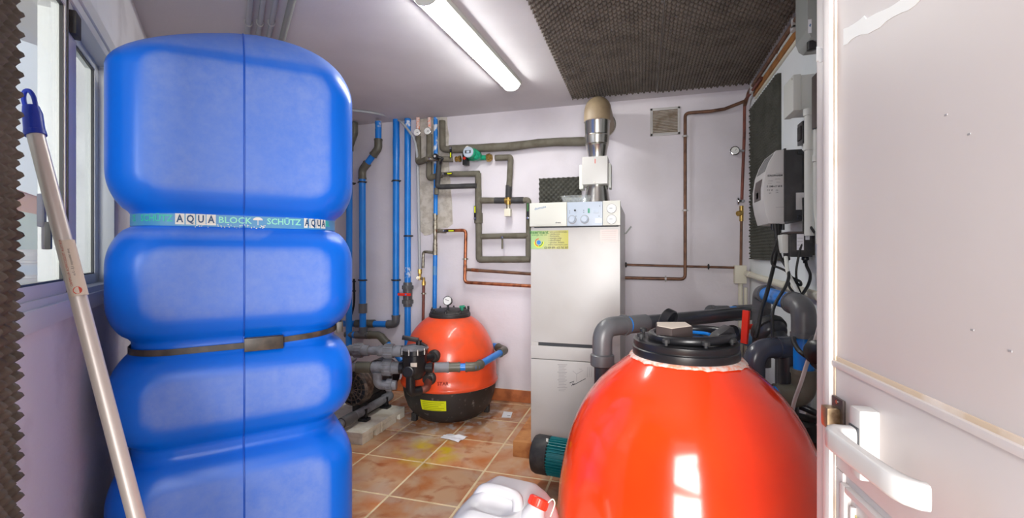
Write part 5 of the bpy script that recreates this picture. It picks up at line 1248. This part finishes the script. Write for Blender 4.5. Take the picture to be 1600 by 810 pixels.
jd = solid('distribution_box', MB().box((XR-.05, 2.27, atY(1270, 200, 2.3).z), (XR-.0005, 2.335, atY(1270, 117, 2.3).z), .004), 'bronze_dark', 'dark brown electrical box beside the door edge, near the grey junction box', 'box')
gd_y0, gd_y1 = 2.20, 2.36; gx0 = AX(1262, gd_y0); gz0 = atY(1268, 63, gd_y0).z
gdv = thing('ceiling_device', 'grey plastic housing with a blue-printed sticker hanging high beside the door', 'housing', (XR, 2.28, gz0))
part('housing', MB().prism([(gx0, gd_y0, ZC-.002), (gx0, gd_y0, gz0+.05), (gx0+.012, gd_y0, gz0+.015), (gx0+.03, gd_y0, gz0), (XR-.0005, gd_y0, gz0), (XR-.0005, gd_y0, ZC-.002)], (0, gd_y1-gd_y0, 0), .003), 'grey_dev', gdv)
a0, a1 = atY(1262.6, 52, gd_y0), atY(1268, 30, gd_y0); sk_ = part('sticker', MB().box((a0.x, gd_y0-.0012, a0.z), (a1.x, gd_y0, a1.z)), 'paper', gdv)
part('print', MB().prism([(a0.x+.004, gd_y0-.0016, a0.z+.03), (a0.x+.008, gd_y0-.0016, a0.z+.024), (a1.x-.002, gd_y0-.0016, a1.z-.022), (a1.x-.006, gd_y0-.0016, a1.z-.018)], (0, .0005, 0)), 'ink_blue', sk_)
q = atY(1268, 66, gd_y0+.03); part('cable_gland', MB().lathe([(.010, .01), (.018, .005), (.018, -.03), (.012, -.032)], Vector((q.x, q.y, gz0)), Z1, 12), 'black', gdv)
# white conduits
wc = thing('white_conduit', 'thick white vertical conduit on the right wall between junction box and power supply', 'conduit', (XR-.03, 2.38, 1.3)) 
yc = 2.42; q0 = atY(1262, 172, yc); q1 = atY(1264, 362, yc)
part('tube', MB().tube([Vector((XR-.032, yc, q0.z)), Vector((XR-.032, yc, q1.z-.02))], .021, 14), 'cream_grey', wc); 
for py in (176, 230): z = atY(1262, py, yc).z; part('collar', MB().tube([Vector((XR-.032, yc, z-.016)), Vector((XR-.032, yc, z+.016))], .0255, 14), 'cream_grey', wc)
wc2 = thing('white_conduit', 'thin white vertical conduit on the right wall hugging the door edge', 'conduit', (XR-.03, 2.36, 1.3)); part('tube', MB().tube(smooth_path([Vector((XR-.03, 2.33, q0.z-.1)), Vector((XR-.03, 2.33, q1.z+.12)), Vector((XR-.03, 2.31, q1.z+.02)), Vector((XR-.03, 2.30, q1.z-.06))]), .014, 12), 'cream_grey', wc2)
part('collar', MB().tube([Vector((XR-.03, 2.33, q0.z-.23)), Vector((XR-.03, 2.33, q0.z-.26))], .018, 12), 'cream_grey', wc2)
# corner junction box, its drop conduit, and the big cream pipe along the right wall
a0, a1 = B(1147, 443, .03), B(1166, 415, .03)
cj = thing('junction_box', 'small cream junction box low in the right corner of the back wall', 'junction box', ((a0.x+a1.x)/2, YB, a0.z))
part('box_base', MB().box((a0.x, YB-.06, a0.z), (a1.x-.002, YB-.0005, a1.z), .005), 'cream', cj); part('cover', MB().box((a0.x+.003, YB-.066, a0.z+.003), (a1.x-.005, YB-.0602, a1.z-.003), .003), 'cream', cj)
q = B(1157, 460, .03); dcn = thing('drop_conduit', 'cream conduit dropping from the corner junction box behind the pipes', 'conduit', (q.x, q.y, .1)); part('tube', MB().tube([Vector((q.x, YB-.03, a0.z-.001)), Vector((q.x, YB-.03, .1))], .016, 12), 'cream', dcn); part('tube', MB().tube([Vector((q.x+.036, YB-.03, a0.z-.03)), Vector((q.x+.036, YB-.03, .1))], .012, 12), 'cream', dcn)
cpz = thing('cream_pipe', 'cream pipe sloping along the right wall from the corner box', 'pipe', R(1220, 445, .03)); part('tube', MB().tube([R(1167, 428, .035), R(1281, 464, .035)], .0205, 14), 'cream', cpz)
for px, py in ((1172, 429.5), (1228, 447)): q = R(px, py, .035); part('collar', MB().tube([q-Y1*.03, q+Y1*.03], .0235, 14), 'cream', cpz)
# pipe and batten along the top of the right wall
zt1, zt2 = 2.485, 2.445
yn = 1.2
tb_ = thing('wall_batten', 'brown varnished batten running along the top of the right wall', 'batten', (XR, 2.5, 2.42)); part('strip', MB().box((XR-.022, yn, 2.425), (XR-.0005, 3.60, 2.462), .002), 'batten', tb_); part('white_lip', MB().box((XR-.012, yn, 2.405), (XR-.0005, 3.60, 2.4245), .002), 'cream', tb_)
for y in (3.55, 2.62): part('bracket', MB().box((XR-.05, y-.012, 2.45), (XR-.001, y+.012, 2.50), .003).box((XR-.05, y-.012, 2.44), (XR-.03, y+.03, 2.465), .003), 'white_plastic', tb_)
c5 = thing('copper_pipe', 'aged copper pipe under the ceiling along the top of the right wall', 'pipe', (XR-.03, 2.6, 2.48)); part('tube', MB().tube(fillet([Vector((XR-.035, yn, zt1)), Vector((XR-.035, 3.66, zt1)), Vector((XR-.04, 3.78, 2.42))], .05, 5), .0125, 12), 'copper_dark', c5)
for y in (3.45, 2.95): clampp(c5, Vector((XR-.035, y, zt1)), Y1, .0125, 'copper_dark', X1)

# ================================================================ RIGHT PIPEWORK
ra = thing('filter_pipe', 'black pipe with blue ring running behind the big filter lid to the right', 'pipe', D(944, 570, 2.0))
zA = .972; A0 = D(941, 517, 2.0); A0.z = zA; A1 = atZ(1172, 488.5, zA); AV = Vector((A0.x, A0.y, .45))
straight(ra, A0, A1, .0355, 'pvc_dark', n=20, ta=.08); straight(ra, A0, AV, .0355, 'pvc_dark', n=20, ta=.08)
d_ = (A1-A0).normalized()
elbow(ra, A0+d_*.3, A0, AV, .037, 'pvc_grey', .135, bend=1.9); part('blue_ring', MB().tube([A0+d_*.128, A0+d_*.150], .0395, 20), 'pvc_blue', ra, 'blue band of pipe'); part('coupling', MB().tube([A0+d_*.150, A0+d_*.26], .0415, 20), 'pvc_grey', ra)
part('flange_nut', MB().lathe([(.045, 0), (.052, .005), (.052, .05), (.045, .055)], Vector((A0.x, A0.y, .80)), Z1, 20), 'pvc_grey', ra)
q1_, q2_, q3_ = atZ(1113, 490, zA), atZ(1137, 490, zA), atZ(1149, 489.5, zA)
part('coupling', MB().tube([q1_-d_*.01, q2_], .043, 20).tube([q1_-d_*.01, q1_+d_*.006], .046, 20), 'pvc_grey', ra); part('blue_ring', MB().tube([q2_, q3_], .037, 20), 'pvc_blue', ra); part('coupling', MB().tube([q3_, A1+d_*.03], .043, 20), 'pvc_grey', ra)
# blue U at the right
zB = 1.09; B0 = D(1190, 456, 2.4); B0.z = zB; B1 = Vector((D(1256, 480, 1.83).x, D(1256, 480, 1.83).y, zB-.005))
rb = thing('filter_pipe', 'thick blue pipe with grey elbows bridging the pipework at the door edge', 'pipe', B1-Z1*.4)
B0d = Vector((B0.x, B0.y, .70)); B1d = Vector((B1.x, B1.y, .72)); B2 = B1d+(-RT*.25+FW*.02)
rr = .0375
for a, b, q_ in ((B0, B1, .075), (B0, B0d, 0), (B1, B1d, .075), (B1d, B2, 0)): straight(rb, a, b, rr, 'pvc_blue', n=20, ta=.075, tb=q_)
elbow(rb, B0d, B0, B1, .0385, 'pvc_grey', .10, bend=1.8); elbow(rb, B0, B1, B1d, .0385, 'pvc_grey', .125, bend=1.8); elbow(rb, B1, B1d, B2, .0385, 'pvc_olive', .11, bend=1.9)
part('coupling', MB().tube([B0d+Z1*.30, B0d+Z1*.0], .045, 20), 'pvc_grey', rb)
# navy elbow of the filter outlet
rc = thing('filter_pipe', 'slate grey elbow pipe curving down just behind the big filter', 'pipe', D(1200, 560, 1.95))
zC_ = HC-(545-HOR)/F*1.92; C0 = D(1178, 546, 1.92); C1 = D(1246, 543, 1.95); C0.z = C1.z = zC_
C0d = C0-Z1*.35; part('elbow', MB().tube(fillet([C0d, C0, C1], .075, 10), .043, 22), 'pvc_navy', rc); dC = (C1-C0).normalized(); part('socket', MB().tube([C0+dC*.10, C1], .0475, 22).tube([C0+dC*.10, C0+dC*.104], .049, 22), 'pvc_navy', rc)
part('down_leg', MB().tube([C1-dC*.045, C1-dC*.045-Z1*.35], .040, 18), 'pvc_dark', rc)
# big union behind, pointing back to the wall, and the red lever valve
rdx = thing('union_valve', 'dark pipe union with a big ribbed nut behind the slate elbow', 'valve', D(1205, 525, 2.2))
U0 = D(1208, 524, 2.2); dU = (FW*.80-RT*.10+Z1*.55).normalized()
part('body', MB().lathe([(.046, -.10), (.050, -.095), (.050, -.02), (.062, -.012), (.070, .0), (.074, .02), (.078, .06), (.074, .065), (.06, .07)], U0, dU, 32), 'pvc_dark', rdx); part('ring', MB().lathe([(.076, .022), (.084, .026), (.084, .05), (.076, .054)], U0, dU, 32), 'black_matte', rdx)
part('pipe', MB().tube([U0+dU*-.09, U0-dU*.09-Z1*.3], .038, 18), 'pvc_dark', rdx)
rv = thing('ball_valve', 'ball valve with upright red lever at the end of the black pipe', 'valve', D(1175, 510, 2.3))
V0 = D(1192, 511, 2.35); V1 = D(1165, 511, 2.28); dv_ = (V1-V0).normalized()
part('valve_body', MB().tube([V0-dv_*.08, V0+dv_*.004], .042, 20), 'pvc_grey', rv); part('stem', MB().tube([V0, V1], .014, 12), 'red_plastic', rv)
t_ = Vector((.06, -.0, 1)).normalized(); sdv = dv_.cross(t_).normalized(); mt = Matrix(((sdv.x, dv_.x, t_.x, V1.x), (sdv.y, dv_.y, t_.y, V1.y), (sdv.z, dv_.z, t_.z, V1.z), (0, 0, 0, 1)))
part('lever', MB().box((-.017, -.006, -.085), (.017, .010, .083), .004, mt), 'red_plastic', rv, 'red lever handle')
pb = thing('filter_pipe', 'pale blue pipe stub behind the red lever valve', 'pipe', D(1158, 527, 2.55)); a, b = D(1148, 522, 2.5), D(1178, 535, 2.6); part('pipe', MB().tube([a, b], .037, 18), 'pvc_light', pb); part('end_cap', MB().tube([a-(b-a).normalized()*.03, a+(b-a).normalized()*.005], .043, 18), 'black', pb); part('drop', MB().tube([b, Vector((b.x, b.y, .3))], .036, 16), 'pvc_dark', pb)
# black round strainer knob at the door edge
kn = thing('strainer_cap', 'round black strainer cap with a ring beside the door edge', 'cap', D(1275, 552, 1.62)); K0 = D(1286, 551, 1.62); dk = (-RT*.9-FW*.35+Z1*.1).normalized()
part('cap', MB().lathe([(.03, -.08), (.05, -.06), (.062, -.03), (.064, -.01), (.056, 0), (.045, .016), (.042, .045), (.03, .055), (0, .057)], K0, dk, 30), 'black', kn); part('ring', MB().lathe([(.060, -.02), (.068, -.018), (.070, -.004), (.062, .0)], K0, dk, 30), 'black_matte', kn)
part('stem', MB().tube([K0-dk*.06, Vector((XR-.03, (K0-dk*.2).y, K0.z))], .03, 14), 'black', kn)
part('hose', MB().tube(smooth_path([K0+dk*.0-Z1*.035-RT*.02, D(1254, 553, 1.66), D(1246, 545, 1.70), D(1240, 533, 1.76), D(1241, 528, 1.84)]), .009, 8), 'rubber', kn)
# low black pump strainer and pale pipe by the door edge
lp2 = thing('pool_pump', 'black pump strainer housing low behind the big filter at the door edge', 'pump', D(1268, 690, 2.0)); q = D(1272, 665, 2.0); q.z = 0
part('housing', MB().lathe([(.10, .001), (.11, .02), (.11, .42), (.10, .47), (.118, .475), (.118, .50), (.10, .51), (.08, .55), (0, .56)], Vector((min(q.x, XR-.13), q.y, 0)), Z1, 32), 'black', lp2); hx = min(q.x, XR-.13)
part('hose', MB().tube([Vector((hx+.10*math.cos(t), q.y+.10*math.sin(t), .60-.02*math.cos(t))) for t in [2*PI*k/32 for k in range(33)]], .016, 10), 'black', lp2)
pp = thing('pale_pipe', 'pale vertical pipe low on the right wall at the door edge', 'pipe', (XR-.02, 2.28, .1)); q = atX(1268, 620, XR-.03); part('tube', MB().tube([Vector((XR-.03, q.y, .05)), Vector((XR-.03, q.y, .80))], .022, 14), 'cream_grey', pp)
# cables
def cable(label, pts, r, m='rubber', nm='power_cable'):
    P = smooth_path(pts, 6); c = thing(nm, label, 'cable', min(P, key=lambda p: p.z)); part('tube', MB().tube(P, r, 8), m, c); return c
g = lambda px, py, d: D(px, py, d)
cable('thick black cable from the controller down to the black pipe, leftmost', [g(1211, 350, 2.28), g(1214, 380, 2.27), g(1212, 400, 2.25), g(1208, 420, 2.2), g(1199, 455, 2.14), g(1190, 485, 2.09), g(1184, 515, 2.05), g(1181, 528, 2.05)], .009)
cable('black cable looping under the controller into the slate elbow', [g(1216, 350, 2.28), g(1216, 385, 2.26), g(1221, 405, 2.2), g(1232, 425, 2.1), g(1229, 445, 2.0), g(1214, 470, 1.97), g(1207, 490, 1.95), g(1207, 527, 1.93)], .007)
cable('black cable curling from the power supply right gland to the grey elbow', [g(1259, 404, 2.18), g(1260, 415, 2.16), g(1266, 430, 2.13), g(1263, 445, 2.1), g(1254, 460, 2.05), g(1250, 467, 2.02)], .007)
cable('thin black cable crossing in front of the power supply labels', [g(1255, 310, 2.25), g(1255.5, 345, 2.16), g(1255, 370, 2.15), g(1248, 400, 2.14), g(1244, 425, 2.14), g(1246, 445, 2.1), g(1252, 462, 2.05)], .0055)
cable('thin black cable hanging from the heatsink beside the white tag to the conduit', [g(1259, 328, 2.2), g(1262, 342, 2.14), g(1267, 355, 2.1), g(1273, 364, 2.08)], .006)
cable('grey-white cable with ties hanging from the power supply left gland', [g(1228, 402, 2.15), g(1231, 425, 2.1), g(1240, 445, 2.05), g(1249, 463, 2.0)], .009, 'cream_grey')
cable('black cable coiled in a loop below the controller', [g(1219, 350, 2.3), g(1214, 378, 2.26), g(1206, 402, 2.22), g(1207, 414, 2.2), g(1218, 419, 2.16), g(1228, 424, 2.12), g(1238, 434, 2.08), g(1250, 440, 2.04), g(1251, 446, 2.04), g(1244, 442, 2.06), g(1236, 436, 2.1), g(1233, 447, 2.06), g(1240, 457, 2.03), g(1248, 462, 2.0)], .0055)
cable('white hose hanging down beside the big filter from the door edge', [g(1283, 500, 1.6), g(1273, 535, 1.62), g(1262, 565, 1.66), g(1251, 600, 1.70), g(1242, 625, 1.74), g(1236, 650, 1.76)], .0075, 'white_plastic', 'white_hose')

# ================================================================ DOOR
dE = RT*.4275+FW*.6; dV = RT*.1958+FW*.9807; dN = RT*-.9807+FW*.1958
MD = Matrix(((dV.x, dN.x, 0, dE.x), (dV.y, dN.y, 0, dE.y), (0, 0, 1, 0), (0, 0, 0, 1)))      # (w along door to its free edge, n out of the face, z)
def atD(px, py, off=0):
    d = ray(px, py); p = CAM+d*((dE.dot(dN)+off)/d.dot(dN)); return (p-dE).dot(dV), p.z
HW = -.80                                            # hinge edge
zm = atD(1306, 566)[1]; zl = atD(1308, 731)[1]
dr_ = struct('door_1', MB().box((HW, -.045, .012), (.0, -.004, 2.10), .001, MD).box((HW, -.0045, zl), (.0, .0, zm-.006), .001, MD), 'door')
dr_['label'] = 'open white lacquered door along the right edge of the photo'
def dpart(nm, mb, m, label=None, parent=None):
    o = struct(nm, mb, m, parent or dr_, label); del o['kind']; return o
dpart('upper_panel', MB().box((HW, -.0045, zm+.006), (-.004, -.0015, 2.095), .001, MD), 'door')
dpart('edge_bead', MB().box((.0005, -.045, .012), (.019, .006, 2.10), .005, MD), 'door')
dpart('edge_strip', MB().box((.0195, -.045, .012), (.052, -.001, 2.10), .002, MD), 'door')
dpart('sealant_line', MB().box((-.0045, -.004, .012), (.0, .0008, 2.10), 0, MD), 'door_dirty')
dpart('moulding', MB().box((HW, -.0045, zm-.006), (-.002, .0035, zm+.002), .002, MD), 'door', 'raised white moulding strip')
dpart('dirt_line', MB().box((HW, -.0035, zm+.002), (-.004, -.0005, zm+.0075), 0, MD), 'door_dirty')
# lower frame with a recessed panel
lw = .06
dpart('lower_frame', MB().box((HW, -.0045, .015), (-.0+(-.0), 0, .10), .001, MD).box((-.022, -.0045, .1005), (-.005, 0, zl-.001), .001, MD).box((HW, -.0045, .1005), (HW+lw, 0, zl-.001), .001, MD), 'door')
dpart('panel_bead', MB().box((-.034, -.0045, .1005), (-.0225, .004, zl-.012), .002, MD).box((HW+lw, -.0045, zl-.020), (-.0345, .004, zl-.012), .002, MD).box((-.046, -.0045, .1005), (-.041, .002, zl-.032), .002, MD), 'door')
vs = [(-.048, -.0045, .13), (-.048, -.0045, zl-.034), (HW+lw+.01, -.0045, zl-.034), (HW+lw+.01, -.0045, .13), (-.10, .004, .18), (-.10, .004, zl-.085), (HW+lw+.06, .004, zl-.085), (HW+lw+.06, .004, .18)]
dpart('raised_panel', MB().add([MD @ Vector(v) for v in vs], [[0, 1, 5, 4], [1, 2, 6, 5], [2, 3, 7, 6], [3, 0, 4, 7], [4, 5, 6, 7]]), 'door')
w_, z_ = atD(1337, 775); dpart('yellow_scrape', MB().prism([MD @ Vector(v) for v in ((-.0475, -.003, zl-.04), (-.0475, -.003, zl-.065), (-.056, -.002, zl-.045))], dN*.0012), mat('old_yellow_paint', (190, 178, 110), .7), 'yellow scrape in the panel corner')
# torn filler stripe across the door face and edge
def stripe_(pxs, n, nm):
    v = [MD @ Vector((*(lambda q: (q[0], n, q[1]))(atD(x, y, n)),)) for x, y in pxs]
    dpart(nm, MB().prism(v, -dN*.0006), 'tape')
up = [(1317.5, 45), (1333, 38), (1350, 25), (1356, 28), (1380, 16), (1400, 5), (1420, -8), (1455, -28)]; lo = [(1462, -14), (1445, -4), (1430, 8), (1408, 20), (1385, 33), (1365, 48), (1345, 54), (1330, 62), (1317.5, 71)]
tear = lambda L, s: sum([[p, ((p[0]+q[0])/2+random.uniform(-1, 1), (p[1]+q[1])/2+random.uniform(-s, s))] for p, q in zip(L[:-1], L[1:])], [])+[L[-1]]
stripe_(tear(up, 3)+tear(lo, 3), -.0009, 'filler_stripe')
stripe_([(1275.5, 73), (1281, 75), (1283, 77), (1289, 74), (1291, 66), (1291.5, 93), (1285, 96), (1281, 98), (1278, 94), (1275.5, 97)], -.0004, 'filler_stripe')
for px, py in ((1477, 180), (1513, 210), (1518, 516), (1577, 549)):
    w_, z_ = atD(px, py, -.001); dpart('paint_chip', MB().box((w_-.0018, -.0016, z_-.0007), (w_+.0014, -.0011, z_+.0008), 0, MD), 'ink_grey')
# bronze thumb-turn
lk = dpart('lock_plate', MB().box((-.0305, .0002, 1.078), (-.003, .004, 1.113), .0018, MD), 'bronze_dark', 'dark bronze lock plate')
dpart('thumb_turn', MB().box((-.026, .0035, 1.0745), (-.007, .0195, 1.1015), .005, MD), 'bronze', 'worn bronze thumb-turn', lk)
dpart('screw', MB().disc(MD @ Vector((-.0165, .0035, 1.1075)), dN, .0028, .0012, 12), 'steel', None, lk)
bp = dpart('handle_plate', MB().box((-.1015, -.001, 1.045), (-.0795, .020, 1.124), .0045, MD), 'white_plastic', 'white moulded handle plate')
dpart('dark_joint', MB().box((-.1000, .0195, 1.0775), (-.0812, .0215, 1.1035), .001, MD), 'ink', None, bp)
zc0 = 1.0905
def HP(w, n, z): return MD @ Vector((w, n, z))
def hbar(secs):
    """loft of rounded boxes: (w, n, z, half thickness, half height)"""
    mb = MB(); K = 16; P = [HP(*q[:3]) for q in secs]
    for i, q in enumerate(secs):
        t = (P[min(i+1, len(P)-1)]-P[max(i-1, 0)]).normalized(); sd_ = t.cross(Z1).normalized()
        for k in range(K):
            th = 2*PI*k/K; c_, s_ = math.cos(th), math.sin(th); c_ = math.copysign(abs(c_)**.5, c_); s_ = math.copysign(abs(s_)**.5, s_)
            mb.v.append(P[i]+sd_*(c_*q[3])+Z1*(s_*q[4]))
    for i in range(len(secs)-1):
        for k in range(K): mb.f.append([i*K+k, i*K+(k+1) % K, (i+1)*K+(k+1) % K, (i+1)*K+k])
    mb.f.append(list(range(K))[::-1]); mb.f.append([(len(secs)-1)*K+k for k in range(K)]); return mb
wn = -.0905
secs = [(wn, .0212, zc0, .009, .0115), (wn, .030, zc0, .009, .0115), (wn, .036, zc0, .0092, .0118), (wn-.003, .0415, zc0, .009, .0122), (wn-.009, .0455, zc0, .008, .0125), (wn-.018, .047, zc0, .0068, .0122), (wn-.04, .0465, zc0, .0062, .0118), (wn-.075, .045, zc0, .0062, .0116), (wn-.10, .0435, zc0, .0064, .0118), (wn-.113, .042, zc0, .0072, .012), (wn-.123, .0385, zc0, .0075, .012), (wn-.130, .032, zc0, .0066, .0118), (wn-.131, .027, zc0, .0062, .0115)]
dpart('lever_handle', hbar(secs), 'white_plastic', 'white lever handle', bp)
